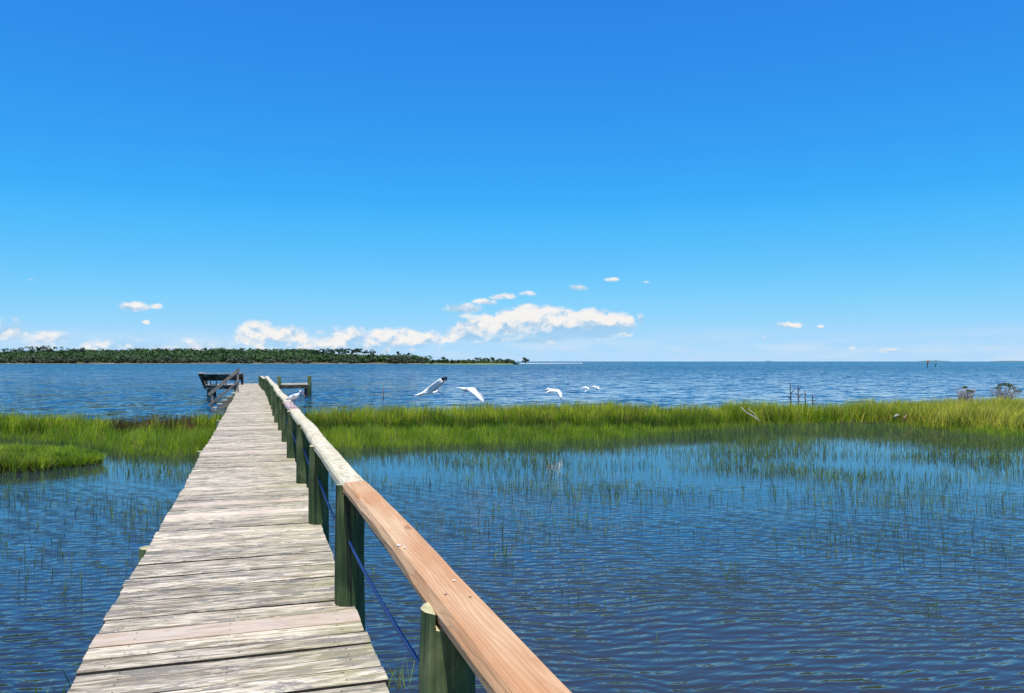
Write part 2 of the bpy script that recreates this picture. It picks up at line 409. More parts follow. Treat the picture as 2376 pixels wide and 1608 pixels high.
M_drift = simple('bleached_driftwood', (.46, .42, .33), .8, .25, 12)

# ------------------------------------------------------------------ water
def water_mat():
    m_, t, b = mat('bay_water')
    geo = t.n('ShaderNodeNewGeometry').outputs['Position']
    d = t.v('DOT_PRODUCT', geo, tuple(FW))
    open_ = t.mapr(d, 23.5, 28.0, 0, 1, True)
    # pond: small wind ripples, crests lying across the view
    rz = YAW + R_(9)
    warp = t.v('SCALE', t.v('SUBTRACT', t.noise(geo, .55, 2, .5, color=True), (.5, .5, .5)), .55)
    p = t.v('ADD', geo, warp)
    r1 = t.noise(t.mapping(p, (3.4, 13.0, 1), (0, 0, rz)), 1.0, 2, .5)
    r2 = t.noise(t.mapping(p, (6.5, 17.0, 1), (0, 0, rz - .45)), 1.0, 2, .5)
    r3 = t.noise(t.mapping(p, (.55, 1.3, 1), (0, 0, rz + .3)), 1.0, 2, .5)
    wv = t.n('ShaderNodeTexWave', wave_type='BANDS', bands_direction='Y', wave_profile='SIN')
    t.put(wv.inputs['Vector'], t.mapping(p, (.75, 1, 1), (0, 0, rz)))
    wv.inputs['Scale'].default_value = 2.9; wv.inputs['Distortion'].default_value = 4.0
    wv.inputs['Detail'].default_value = 2.0; wv.inputs['Detail Scale'].default_value = 1.3; wv.inputs['Detail Roughness'].default_value = .55
    w2 = t.n('ShaderNodeTexWave', wave_type='BANDS', bands_direction='Y', wave_profile='SIN')
    t.put(w2.inputs['Vector'], t.mapping(p, (.8, 1, 1), (0, 0, rz - .42)))
    w2.inputs['Scale'].default_value = 2.0; w2.inputs['Distortion'].default_value = 4.5
    w2.inputs['Detail'].default_value = 2.0; w2.inputs['Detail Scale'].default_value = 1.1; w2.inputs['Detail Roughness'].default_value = .5
    gust = t.noise(t.mapping(geo, (.10, .22, 1), (0, 0, rz)), 1.0, 3, .55)
    calm = t.m('MULTIPLY', t.mapr(gust, .34, .60, .55, 1.05, True), t.m('MULTIPLY', t.mapr(d, 4.0, 12.0, 1.15, .5, True), t.mapr(d, 10.0, 15.5, 1.0, .06, True)))
    hp = t.m('MULTIPLY', t.m('ADD', t.m('ADD', t.m('MULTIPLY', r1, .013), t.m('ADD', t.m('MULTIPLY', wv.outputs['Fac'], .0048), t.m('MULTIPLY', w2.outputs['Fac'], .0056))), t.m('ADD', t.m('MULTIPLY', r2, .006), t.m('MULTIPLY', r3, .028))), calm)
    # open sound: wind chop, given as facet slopes so that it keeps its steepness out to the horizon
    def slope(sc, rot, amp, det=2):
        c = t.noise(t.mapping(geo, sc, (0, 0, rot)), 1.0, det, .55, color=True)
        return t.v('MULTIPLY', t.v('SUBTRACT', c, (.5, .5, .5)), (amp, amp, 0))
    sl = t.v('ADD', slope((.7, 1.5, 1), rz + .2, 1.2, 3), t.v('ADD', slope((2.1, 4.0, 1), rz - .3, 1.0), slope((.12, .25, 1), rz, .2)))
    tow = t.v('SCALE', tuple(-FW), t.mapr(d, 30, 220, .03, .16))        # at a low angle one sees the wave faces turned this way
    nsea = t.v('NORMALIZE', t.v('ADD', t.v('ADD', sl, tow), (0, 0, 1)))
    npond = t.bump(hp, 1.0, 1.0)
    mixn = t.n('ShaderNodeMix', data_type='VECTOR'); t.link(open_, mixn.inputs[0]); t.link(npond, mixn.inputs[4]); t.link(nsea, mixn.inputs[5])
    t.link(t.v('NORMALIZE', mixn.outputs[1]), b.inputs['Normal'])
    bottom = t.noise(t.mapping(geo, (.3, .5, 1)), 1.0, 4, .6)
    gx = t.v('DOT_PRODUCT', geo, tuple(RT))
    shoal = t.m('MULTIPLY', t.mapr(d, 6, 10, 1, 0, True), t.mapr(gx, -1.2, .4, .35, 1, True))
    pond = t.mix(t.m('MULTIPLY', shoal, t.mapr(bottom, .3, .7, .6, 1)), (.019, .029, .046), (.036, .035, .030))
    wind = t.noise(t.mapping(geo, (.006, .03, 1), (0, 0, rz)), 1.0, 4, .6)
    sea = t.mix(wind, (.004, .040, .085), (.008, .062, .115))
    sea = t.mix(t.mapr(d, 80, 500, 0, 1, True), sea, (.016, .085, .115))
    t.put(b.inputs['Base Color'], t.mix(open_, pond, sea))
    t.put(b.inputs['IOR'], t.mapr(d, 24, 90, 1.56, 1.25)); b.inputs['Specular IOR Level'].default_value = .5
    t.put(b.inputs['Roughness'], t.mapr(d, 20, 120, .03, .10))
    return m_
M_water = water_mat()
mb = MB()
rings = [0.0, 4, 10, 25, 60, 150, 400, 1200, 4000, 12000, 30000]; SEG = 64
mb.v.append((0, 0, 0))
for r in rings[1:]:
    for k in range(SEG):
        th = 2 * math.pi * k / SEG; mb.v.append((r * math.cos(th), r * math.sin(th), 0))
for k in range(SEG): mb.f.append((0, 1 + k, 1 + (k + 1) % SEG)); mb.mi.append(0)
for i in range(len(rings) - 2):
    for k in range(SEG):
        q = (k + 1) % SEG; a = 1 + i * SEG
        mb.f.append((a + k, a + SEG + k, a + SEG + q, a + q)); mb.mi.append(0)
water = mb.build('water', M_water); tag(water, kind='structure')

# ------------------------------------------------------------------ marsh: outline given as distance against bearing
XS = [-900, -300, 0, 100, 235, 300, 400, 500, 640, 800, 1000, 1200, 1400, 1500, 1600, 1700, 1900, 2050, 2200, 2376, 2700, 3200]
FRONT_PY = [1030, 1020, 1016, 1021, 1036, 1048, 1052, 1046, 1040, 1036, 1029, 1025, 1017, 1008, 998, 991, 985, 984, 998, 1012, 1035, 1050]
FRONT = [EYE * FPX / (p - HY) for p in FRONT_PY]
BACKX = [-900, 0, 215, 330, 480, 560, 700, 1000, 1240, 1420, 1600, 1750, 1900, 2000, 2200, 2376, 2700, 3200]
BACK = [24.5, 23.8, 22.6, 22.6, 23.2, 25.0, 24.4, 25.2, 27.2, 27.2, 26.2, 27.8, 27.4, 28.2, 30.6, 31.2, 32, 33]
INX = [-900, 0, 300, 500, 700, 1000, 1400, 1550, 1700, 1800, 3200]
INN = [21.0, 20.6, 20.2, 20.6, 21.2, 21.6, 22.0, 22.8, 23.6, 24.0, 20.0]
def wig(x, s=0.0):
    return .5 * np.sin(x * 1.7 + s) + .3 * np.sin(x * 4.1 + 1.3 + s * 2) + .2 * np.sin(x * 9.7 + 2.1 + s)
def sample(n, px0, px1, d0, d1):
    """points spread evenly over ground between two distances"""
    s = RNG.uniform((px0 - CX) / FPX, (px1 - CX) / FPX, n)
    d = np.sqrt(RNG.uniform(d0 * d0, d1 * d1, n))
    return s, d
def xy(s, d): return np.stack([FW.x * d + RT.x * s * d, FW.y * d + RT.y * s * d], 1)
def in_marsh(s, d, back=0.0, front=0.0):
    px = s * FPX + CX; u = s * d
    f = np.interp(px, XS, FRONT) + .35 * wig(u * 1.1) + .15 * RNG.standard_normal(len(d)) + front
    b = np.interp(px, BACKX, BACK) + .30 * wig(u * .9, 2.0) + .12 * RNG.standard_normal(len(d)) + back
    return (d > f) & (d < b)
def blades(name, P, z0, h, wd, lean, material, bend=.35, wind=(.25, .12), parent=None, cell=.17):
    """blades gathered into tufts: every ground cell shares a centre, a vigour and part of its tint"""
    n = len(P); P = np.array(P, float); h = np.array(h, float); yaw = RNG.uniform(0, 2 * np.pi, n)
    ci = np.floor(P / cell + .35 * np.sin(P[:, ::-1] * 5.3)).astype(np.int64)
    hsh = (ci[:, 0] * 73856093 ^ ci[:, 1] * 19349663) & 0xffff
    tab = np.random.default_rng(5).uniform(0, 1, (65536, 4)); tv = tab[hsh]
    cen = (ci + .2 + .6 * tv[:, 2:4]) * cell
    off = P - cen; P = cen + off * .62
    h = h * (.74 + .52 * tv[:, 0])
    cx, sx_ = np.cos(yaw), np.sin(yaw)
    la = RNG.uniform(0, 2 * np.pi, n); lm = np.abs(RNG.normal(0, lean, n))
    lx = np.cos(la) * lm + wind[0] * lean + off[:, 0] / cell * lean * 1.6; ly = np.sin(la) * lm + wind[1] * lean + off[:, 1] / cell * lean * 1.6
    wv = wd * RNG.uniform(.6, 1.35, n)
    def lvl(t, wf):
        px = P[:, 0] + lx * h * (t + bend * t * t); py = P[:, 1] + ly * h * (t + bend * t * t)
        pz = z0 + h * t * np.sqrt(np.maximum(.2, 1 - (lm * t) ** 2))
        ox, oy = cx * wv * wf / 2, sx_ * wv * wf / 2
        if wf == 0: return [np.stack([px, py, pz], 1)]
        return [np.stack([px - ox, py - oy, pz], 1), np.stack([px + ox, py + oy, pz], 1)]
    L = lvl(0, .8) + lvl(.45, 1) + lvl(.78, .7) + lvl(1, 0)
    V = np.stack(L, 1).reshape(-1, 3)
    b0 = np.arange(n)[:, None] * 7
    T = np.concatenate([b0 + np.array(q) for q in ((0, 1, 3), (0, 3, 2), (2, 3, 5), (2, 5, 4), (4, 5, 6))], 0)
    rnd = np.repeat(.55 * tv[:, 1] + .45 * RNG.uniform(0, 1, n), 7)
    return tri_mesh(name, V, T, material, rnd, parent)

# mud under the grass, a low bank
def bank(name, pts_f, pts_b, z_in, material):
    n = len(pts_f); V = []; F = []
    for i in range(n):
        f = Vector(pts_f[i]); b_ = Vector(pts_b[i])
        for t, z in ((-.06, -.12), (.04, .0), (.12, z_in), (.5, z_in * 1.3), (.9, z_in), (.97, 0.0), (1.06, -.12)):
            q = f.lerp(b_, t); V.append((q.x, q.y, z))
    for i in range(n - 1):
        for k in range(6):
            a = i * 7 + k; F.append((a, a + 1, a + 8, a + 7))
    m_ = MB(); m_.add(V, F); o = m_.build(name, material, smooth=True); tag(o, kind='structure'); return o
pxs = np.linspace(-900, 3200, 120)
fr = np.interp(pxs, XS, FRONT) + .35 * wig((pxs - CX) / FPX * np.interp(pxs, XS, FRONT) * 1.1)
bk = np.interp(pxs, BACKX, BACK)
bank('marsh_ground', [ground(p, f + .1) for p, f in zip(pxs, fr)], [ground(p, b_) for p, b_ in zip(pxs, bk)], .05, M_mud)

def field(n, cond, px0=-760, px1=3000, d0=15, d1=33):
    s, d = sample(n, px0, px1, d0, d1); k = cond(s, d); return s[k], d[k]
def pxof(s): return s * FPX + CX
def pier_clear(P):                                   # nothing grows through the planks
    return ~((P[:, 0] > -.62) & (P[:, 0] < .45))
# tall grass behind, short fringe in front, golden stretch on the right
def inner(s, d): return np.interp(pxof(s), INX, INN) + .3 * wig(s * d * .8, 4.0)
def gold_w(s, d): return 1 / (1 + np.exp(-(pxof(s) - 2020 + 90 * wig(s * d * .5, 1.0)) / 60.0))
s, d = field(430000, lambda s, d: in_marsh(s, d) & (d > inner(s, d)))
P = xy(s, d); k = pier_clear(P); P, s, d = P[k], s[k], d[k]
g = RNG.uniform(0, 1, len(s)) < gold_w(s, d) * .92
mound = 1 + .10 * wig(s * d * .7, 5.0) + .10 * wig(d * 1.3 + s * 9, 3.0)
H = RNG.uniform(.46, .61, len(s)) * mound * np.where(pxof(s) < 560, .80, 1.0)
edge_f = np.clip((d - inner(s, d)) / .5, .75, 1)
H = H * edge_f
px_ = pxof(s)
rust = (px_ > 255) & (px_ < 455) & (d > 20.6) & (d < 23.0) & (RNG.uniform(0, 1, len(s)) < .8)
under = P[:, 0] * 0 + 1
near_pier = (np.abs(P[:, 0]) < 1.0); H = np.where(near_pier, np.minimum(H, .56), H)
a_ = ~g & ~rust
band = a_ & (d < inner(s, d) + 1.0 + .35 * wig(s * d * .6, 9.0)) & (pxof(s) > 560); a_ = a_ & ~band
H = np.where(band, H * .82, np.where(a_, H * 1.06, H))
tag(blades('dark_grass', P[band], .03, H[band], .011, .15, M_dkgrass), 'dark green cordgrass band between the fringe and the yellow tipped grass', 'grass', kind='stuff')
tag(blades('marsh_grass', P[a_], .03, H[a_], .011, .16, M_tall), 'tall green cordgrass growing along the marsh bank behind the pond', 'grass', kind='stuff')
tag(blades('golden_grass', P[g], .03, H[g] * 1.02, .011, .26, M_gold, wind=(.9, .1)), 'tall yellow cordgrass leaning at the right end of the bank', 'grass', kind='stuff')
tag(blades('brown_rush', P[rust], .03, H[rust] * .98, .013, .3, M_brownplant), 'patch of rust brown rushes in the bank left of the pier', 'plant', kind='stuff')
s, d = field(260000, lambda s, d: in_marsh(s, d) & (d <= inner(s, d)), d1=25)
P = xy(s, d); k = pier_clear(P); P, s, d = P[k], s[k], d[k]
frd = np.interp(pxof(s), XS, FRONT) + .35 * wig(s * d * 1.1)
thin = RNG.uniform(0, 1, len(s)) < np.clip((d - frd + .25) / 1.1, .18, 1)
P, s, d = P[thin], s[thin], d[thin]
H = RNG.uniform(.20, .34, len(s)) * (1 + .2 * wig(s * d * .9, 7.0))
H = np.where(pxof(s) < 520, H * 1.05, H)
tag(blades('grass_fringe', P, .02, H, .009, .14, M_short), 'short bright cordgrass fringe between the tall grass and the pond', 'grass', kind='stuff')

# little grass island on the left
isl = [(-500, 14.0), (-250, 14.2), (0, 14.5), (100, 14.85), (190, 15.3), (238, 15.75)]
islb = [(-500, 17.3), (-250, 17.2), (0, 17.0), (100, 16.9), (190, 16.5), (238, 16.0)]
ix = [p for p, _ in isl]
bank('island_ground', [ground(p, q) for p, q in isl], [ground(p, q) for p, q in islb], .012, M_mud)
def in_isl(s, d):
    px = pxof(s)
    return (px > -500) & (px < 243) & (d > np.interp(px, ix, [q for _, q in isl]) - .16 + .14 * wig(s * d * 3)) & (d < np.interp(px, ix, [q for _, q in islb]))
s, d = field(110000, in_isl, -500, 240, 13.8, 17.4)
P = xy(s, d); px_ = pxof(s)
H = RNG.uniform(.15, .29, len(s)) * np.interp(px_, [-500, 60, 200, 238], [.95, .9, .8, .6])
rb = RNG.uniform(0, 1, len(s)) < np.interp(px_, [-500, 0, 90, 160], [.35, .30, .18, .0])
tag(blades('island_grass', P[~rb], .03, H[~rb], .010, .22, M_short), 'green grass on the small island left of the pier', 'grass', kind='stuff')
tag(blades('island_rush', P[rb], .03, H[rb] * .95, .011, .3, M_brownplant), 'brown rushes among the grass of the small left island', 'plant', kind='stuff')

# single stems standing in the pond
def sparse_w(s, d):
    px = pxof(s); u = s * d
    fd = np.interp(px, XS, FRONT)
    gap = fd - d
    cl = .56 + .46 * (np.sin(u * 1.3 + 1.0 + np.sin(d * .9)) * .5 + np.sin(d * 2.1 + u * .5) * .5)
    cl2 = .5 + .5 * np.sin(u * 3.7 + np.sin(d * 3.1) * 2)
    near = np.exp(-np.maximum(gap, 0) / 1.1) * np.where(px > 1550, .35, .75)
    mid = np.clip((d - 7.0) / 7.0, 0, 1) * np.clip(cl * 1.35 - .30, 0, 1) * (.45 + .55 * cl2)
    right = np.where((px > 1650) & (d > 12.5) & (d < 20), 1.5, 1.0)
    left = np.where((px < 520) & (d > 10.5), 1.3, 1.0)
    far = np.clip((cl - .55) * 1.4, 0, 1) * np.clip((d - 5) / 6, 0, 1) * .05
    return np.clip(near * .85 + mid * .26 * right * left + far, 0, 1) * (gap > -.3)
s, d = field(640000, lambda s, d: RNG.uniform(0, 1, len(s)) < sparse_w(s, d) * .85, -700, 3000, 4.6, 25)
P = xy(s, d); k = ~((P[:, 0] > -.95) & (P[:, 0] < .75)); P, s, d = P[k], s[k], d[k]
H = np.interp(d, [5, 9, 14, 20], [.05, .08, .125, .175]) * RNG.uniform(.5, 1.3, len(s))
edge_ = (np.interp(pxof(s), XS, FRONT) - d) < .9
tag(blades('edge_stems', P[edge_], -.02, H[edge_] + .04, .008, .13, M_short), 'thin bright grass stems at the edge of the fringe', 'grass', kind='stuff')
P, H = P[~edge_], H[~edge_]
tag(blades('pond_stems', P, -.02, H + .02, .0065, .13, M_sparse), 'thin dark grass stems standing in the shallow pond', 'grass', kind='stuff')
# a few tufts close to the pier
tp = []
for (px, d0, n) in ((165, 4.75, 34), (330, 5.6, 20), (215, 5.3, 12), (925, 5.0, 16), (300, 6.6, 24), (90, 4.4, 14), (170, 6.9, 14), (1180, 8.2, 14), (1700, 7.4, 16), (2150, 6.4, 14)):
    for _ in range(n):
        q = ground(px + random.gauss(0, 12), d0 + random.gauss(0, .07)); tp.append((q.x, q.y))
tp = np.array(tp)
tag(blades('pond_tufts', tp, -.02, RNG.uniform(.08, .24, len(tp)), .006, .3, M_sparse), 'small dark grass tufts in the water beside the pier', 'grass', kind='stuff')

# ------------------------------------------------------------------ pier
DZ = .67                        # deck top
CAPZ = EYE - .673               # top of the hand rail
XL, XR = -.735, .532
Y0, Y1 = .5, 48.3
def drift(y): t = min(max((y - 33.0) / 11.0, 0), 1); return -.09 * t * t * (3 - 2 * t) + .009 * math.sin(y * .9) + .004 * math.sin(y * 2.3)
def dip(y): return .010 * math.sin(y * .55 + .4) * min(1, y / 12) + .006 * math.sin(y * 1.7) * min(1, y / 12)
def rdrift(y): return drift(y) - (.012 * max(0, y - 37.15) if y > 37.15 else 0)
def rdip(y): return dip(y) - (.10 if y > 37.2 else 0)
pier = empty('wooden_pier', (0, 0, 0))
tag(pier, 'long weathered plank pier with green posts and one low handrail', 'pier')
def plank_mesh(seed, wd, L, mats, jag=.003):
    rr = random.Random(seed); m_ = MB(); n = 5; t = .038; c = .005
    for i in range(n):
        x = (i / (n - 1) - .5) * L
        h1 = wd / 2 + rr.uniform(-jag, jag); h2 = wd / 2 + rr.uniform(-jag, jag); z = rr.uniform(-.0015, .0015); cup = rr.uniform(-.002, .002)
        e = rr.uniform(-.004, .004)
        for (yy, zz, ee) in ((-h1, -t, 0), (-h1, -c, 0), (-h1 + c, z, 0), (h2 - c, z + cup, e), (h2, -c, e), (h2, -t, e)):
            m_.v.append((x + (ee if i in (0, n - 1) else 0), yy, zz))
    for i in range(n - 1):
        for k in range(6):
            q = (k + 1) % 6; a = i * 6
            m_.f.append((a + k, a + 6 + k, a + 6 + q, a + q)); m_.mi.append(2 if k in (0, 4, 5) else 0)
    m_.f.append(tuple(range(6))); m_.mi.append(0); m_.f.append(tuple(range((n - 1) * 6 + 5, (n - 1) * 6 - 1, -1))); m_.mi.append(0)
    for sx2 in (-.5, .02, .44):
        for yy in (-wd * .27, wd * .27):
            x0 = sx2 * (L / 1.22) + rr.uniform(-.012, .012); y0 = yy + rr.uniform(-.008, .008)
            m_.add([(x0 + .0042 * math.cos(a), y0 + .0042 * math.sin(a), .0032) for a in [j * math.pi / 2.5 for j in range(5)]], [(0, 1, 2, 3, 4)], 1)
    me = m_.mesh('plank', mats); return me
PW = [.14, .14, .184, .15]
variants = {}
for wi, wd in enumerate(PW):
    for sd in range(4):
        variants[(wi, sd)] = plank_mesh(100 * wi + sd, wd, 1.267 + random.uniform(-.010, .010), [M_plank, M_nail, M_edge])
new_variants = [plank_mesh(900 + i, w_, 1.27, [M_plank_new, M_nail, M_edge_new], .001) for i, w_ in enumerate((.184, .14))]
NEWP = [(4.28, 0), (7.55, 1), (8.05, 1), (12.4, 1), (13.6, 1), (17.2, 1), (22.0, 1), (28.5, 1)]
y = Y0; newq = list(NEWP); rp = random.Random(3); npl = 0
while y < Y1 - .2:
    if newq and y >= newq[0][0] - .1:
        q = newq.pop(0); me = new_variants[q[1]]; wd = (.184, .14)[q[1]]
    else:
        wi = rp.choice((0, 0, 1, 2, 2, 3)); wd = PW[wi]; me = variants[(wi, rp.randrange(4))]
    gap = rp.choice((.010, .013, .016, .020, .025))
    o = bpy.data.objects.new('plank', me); C.objects.link(o); o.parent = pier; npl += 1
    yc = y + wd / 2
    o.location = ((XL + XR) / 2 + drift(yc) + rp.gauss(0, .0035), yc, DZ + dip(yc) + rp.gauss(0, .0018))
    o.rotation_euler = (rp.gauss(0, .012), rp.gauss(0, .0012), rp.gauss(0, .0035) + (math.pi if rp.random() < .5 else 0))
    y += wd + gap
# stringers, cross beams, pilings, posts
PY_ = [2.2 + 2.33 * k for k in range(-1, 20)]
for xs in (-.60, -.09, .37):
    for i in range(0, len(PY_) - 1, 2):
        a = PY_[i]; b_ = min(PY_[min(i + 2, len(PY_) - 1)], 48.2)
        m_ = MB(); m_.bar((xs + drift(a), a + .01, DZ - .045 - .095 + dip(a)), (xs + drift(b_), b_ - .01, DZ - .045 - .095 + dip(b_)), .045, .18)
        m_.build('stringer', M_grey, pier)
POST_CX = .516
def post_mesh(seed):
    rr = random.Random(seed); m_ = MB(); seg = 30
    ztop, znotch = CAPZ - .013 + rr.uniform(-.02, .004), CAPZ - .060 - .006
    def rad(z): return .079 + .009 * (1 - max(z, 0) / 1.3)
    wob = [rr.uniform(-.0012, .0012) for _ in range(seg)]
    zs = [-.7, -.05, .25, .55, .8, 1.0, 1.15, znotch]
    for z in zs:
        dx, dy = rr.uniform(-.0025, .0025), rr.uniform(-.0025, .0025)
        for k in range(seg):
            th = 2 * math.pi * k / seg; r = rad(z) + wob[k] + rr.uniform(-.0012, .0012)
            m_.v.append((r * math.cos(th) + dx, r * math.sin(th) + dy, z))
    for i in range(len(zs) - 1):
        for k in range(seg):
            q = (k + 1) % seg; a = i * seg
            m_.f.append((a + k, a + q, a + seg + q, a + seg + k)); m_.mi.append(0)
    ring = m_.v[-seg:]; m_.add(ring, [tuple(range(seg))], 1)
    # the tongue left standing beside the rail, flush with the pole below
    cut = -.0445; last = ring; lf = [p for p in last if p[0] < cut]
    lf.sort(key=lambda p: math.atan2(p[1], -p[0]), reverse=True)
    ye = math.sqrt(max(rad(znotch) ** 2 - cut * cut, 0))
    arc = [(cut, ye)] + [(p[0], p[1]) for p in lf] + [(cut, -ye)]
    o = len(m_.v); n = len(arc); tilt = rr.uniform(-.012, .012)
    for z, sc in ((znotch - .002, 1.0), (ztop - .02, 1.0), (ztop, 1.0)):
        for (x, y_) in arc: m_.v.append((min(x * sc, cut), y_ * sc, z + (tilt * y_ / .09 if z > znotch else 0)))
    for i in range(2):
        for k in range(n):
            q = (k + 1) % n; a = o + i * n
            m_.f.append((a + k, a + q, a + n + q, a + n + k)); m_.mi.append(0)
    m_.add(m_.v[o + 2 * n:o + 3 * n], [tuple(range(n))], 1)
    me = m_.mesh('post', [M_post, M_endgrain], True)
    for p in me.polygons:
        if p.material_index == 1: p.use_smooth = False
    return me
pmeshes = [post_mesh(40 + i) for i in range(6)]
for i, yy in enumerate(PY_):
    o = bpy.data.objects.new('post', pmeshes[i % 6]); C.objects.link(o); o.parent = pier
    o.location = (POST_CX + rdrift(yy) + random.uniform(-.004, .004), yy + random.uniform(-.03, .03), rdip(yy + .3) if yy > 30 else dip(yy) * .7)
    o.rotation_euler = (0, 0, random.uniform(-.12, .12))
    # piling under the left edge and the cross beam that joins the pair
    m_ = MB(); zt = DZ - .09 - random.uniform(.0, .04); lx = (-.782 if i % 3 == 0 else -.675) + random.uniform(-.02, .02) + drift(yy)
    m_.loft([(0, 0, -.7), (0, 0, .2), (0, 0, zt)], [.10, .096, .09], 14, 0)
    m_.mi[-1] = 1
    pl = m_.build('piling', [M_post, M_endgrain], pier, True, (lx, yy + random.uniform(-.1, .1), 0))
    m_ = MB(); m_.bar((lx + .06, yy + .122, DZ - .33), (POST_CX - .02 + drift(yy), yy + .122, DZ - .33), .045, .19)
    m_.build('cross_beam', M_grey, pier)
# hand rail
def cap_piece(name, ya, yb, material, seed, wane=0.0):
    rr = random.Random(seed); m_ = MB(); L = yb - ya; n = max(6, int(L / .22)); th = .060
    lift = rr.uniform(-.004, .006)
    for i in range(n + 1):
        y_ = ya + L * i / n; dx = rdrift(y_ if ya < 37 else max(y_, 37.2)) + rr.uniform(-.0012, .0012); dz = (rdip(max(y_, 37.3)) if ya > 37 else dip(y_)) + lift + rr.uniform(-.001, .001)
        x0, x1 = .474 + dx, .605 + dx; z1 = CAPZ + dz; z0 = z1 - th
        wn = wane * (.5 + .5 * math.sin(y_ * 6.1) * math.sin(y_ * 2.7 + 1)) + rr.uniform(0, wane * .5)
        e = .006; e2 = .014 + wn * .9; e3 = .010 + wn * .25
        for (x, z) in ((x0 + e + wn * .4, z0), (x1 - e, z0), (x1, z0 + e), (x1, z1 - e), (x1 - e, z1), (x0 + e3, z1), (x0, z1 - e2), (x0 + wn * .15, z0 + e)):
            m_.v.append((x, y_, z))
    for i in range(n):
        for k in range(8):
            q = (k + 1) % 8; a = i * 8
            m_.f.append((a + k, a + q, a + 8 + q, a + 8 + k)); m_.mi.append(0)
    m_.f.append(tuple(range(7, -1, -1))); m_.f.append(tuple(n * 8 + k for k in range(8))); m_.mi += [0, 0]
    for yy in PY_:
        if ya + .03 < yy < yb - .03:
            for (xx, oy) in ((.515, .02), (.575, -.025)):
                x0, y0, z0 = xx + drift(yy), yy + oy, CAPZ + dip(yy) + lift + .0025
                m_.add([(x0 + .0048 * math.cos(j * 1.2566), y0 + .0048 * math.sin(j * 1.2566), z0) for j in range(5)], [(0, 1, 2, 3, 4)], 1)
    return m_.build(name, [material, M_nail], pier)
JO = [-.4, 4.46, 11.52, 13.85, 18.5, 23.17, 27.8, 32.5, 37.15, 41.8, 44.3]
for i in range(len(JO) - 1):
    material = M_cap_new if i == 0 else M_cap_pink if i == 2 else M_cap_old
    o = cap_piece('rail_cap', JO[i] + .003, JO[i + 1] - .003, material, 70 + i, .020 if i == 0 else .006)
    if i == 0: o['label'] = 'new orange pine handrail board nearest the viewer'
    if i == 2: o['label'] = 'pinkish handrail board under the standing bird'
for i in range(len(PY_) - 2):
    a, b_ = PY_[i], PY_[i + 1]
    if a > 43: break
    m_ = MB(); m_.bar((.560 + rdrift(a), a + .08, CAPZ - .060 - .042 + rdip(a + .3)), (.560 + rdrift(b_), b_ - .08, CAPZ - .060 - .042 + rdip(a + .3)), .036, .08)
    m_.build('rail_board', M_brown, pier)
# a few rub marks left on the new rail by gulls
for (yy, xx, r) in ((2.86, .497, .007), (2.82, .509, .005), (2.35, .575, .004)):
    m_ = MB(); k = 9
    m_.add([(xx + r * random.uniform(.6, 1.4) * math.cos(2 * math.pi * j / k), yy + 1.6 * r * random.uniform(.6, 1.4) * math.sin(2 * math.pi * j / k), CAPZ + .0105) for j in range(k)], [tuple(range(k))])
    m_.build('dropping', simple('droppings', (.75, .74, .70), .9), pier)
# blue rope threaded through the posts
m_ = MB(); pts = []
for i in range(len(PY_) - 3):
    a, b_ = PY_[i], PY_[i + 1]
    za, zb = 1.045 + .02 * math.sin(i * 2.1), 1.045 + .02 * math.sin((i + 1) * 2.1)
    for j in range(10):
        t = j / 10; pts.append((POST_CX - .006 + rdrift(a + (b_ - a) * t), a + (b_ - a) * t, za + (zb - za) * t - .05 * 4 * t * (1 - t) + dip(a)))
m_.loft(pts, [.0085] * len(pts), 8, up=Vector((0, 0, 1)))
rope = m_.build('blue_rope', M_rope, None, True); tag(rope, 'blue rope strung through the green posts below the handrail', 'rope')

# ------------------------------------------------------------------ T-head platform, bench, stairs
PYF, PYB = 48.32, 51.2; PXL, PXR = -2.70, 3.20
plat = empty('dock_platform', (0, PYF, 0)); tag(plat, 'grey plank platform across the far end of the pier', 'dock')
def rel(m_, name, material, parent, smooth=False):
    o = m_.build(name, material, parent, smooth); o.matrix_parent_inverse = Matrix.Translation(-parent.location); return o
x = PXL; i = 0
while x < PXR - .05:
    m_ = MB(); m_.box((x + .07, (PYF + PYB) / 2, DZ - .02 + random.gauss(0, .002)), (.14, PYB - PYF, .036), bev=.004); rel(m_, 'plank', M_plank, plat); x += .147; i += 1
for yy in (PYF + .03, (PYF + PYB) / 2, PYB - .05):
    m_ = MB(); m_.bar((PXL + .02, yy, DZ - .14), (PXR - .02, yy, DZ - .14), .045, .195); rel(m_, 'beam', M_brown, plat)
for k in range(15):
    xx = .95 + k * .15
    m_ = MB(); m_.bar((xx, PYF - .03, DZ - .115), (xx, PYF + .004, DZ - .115), .06, .13); rel(m_, 'joist_end', M_brown, plat)
for (xx, yy, zt) in ((-2.45, PYF + .25, DZ - .04), (-2.30, PYB - .2, DZ - .04), (-1.0, PYF + .3, DZ - .04), (.9, PYF + .3, DZ - .04), (1.38, PYF + .12, 1.16), (3.10, PYF + .10, 1.18), (3.08, PYB - .15, DZ - .04), (1.4, PYB - .2, DZ - .04)):
    m_ = MB(); m_.loft([(xx, yy, -.9), (xx, yy, .2), (xx, yy, zt)], [.125, .12, .11], 14); m_.mi[-1] = 1
    rel(m_, 'piling', [M_post if zt > .8 else M_pile, M_endgrain], plat, True)
m_ = MB(); m_.bar((2.93, PYF + .05, DZ - .15), (3.02, PYF + .08, -.3), .05, .09); rel(m_, 'brace', M_pile, plat)

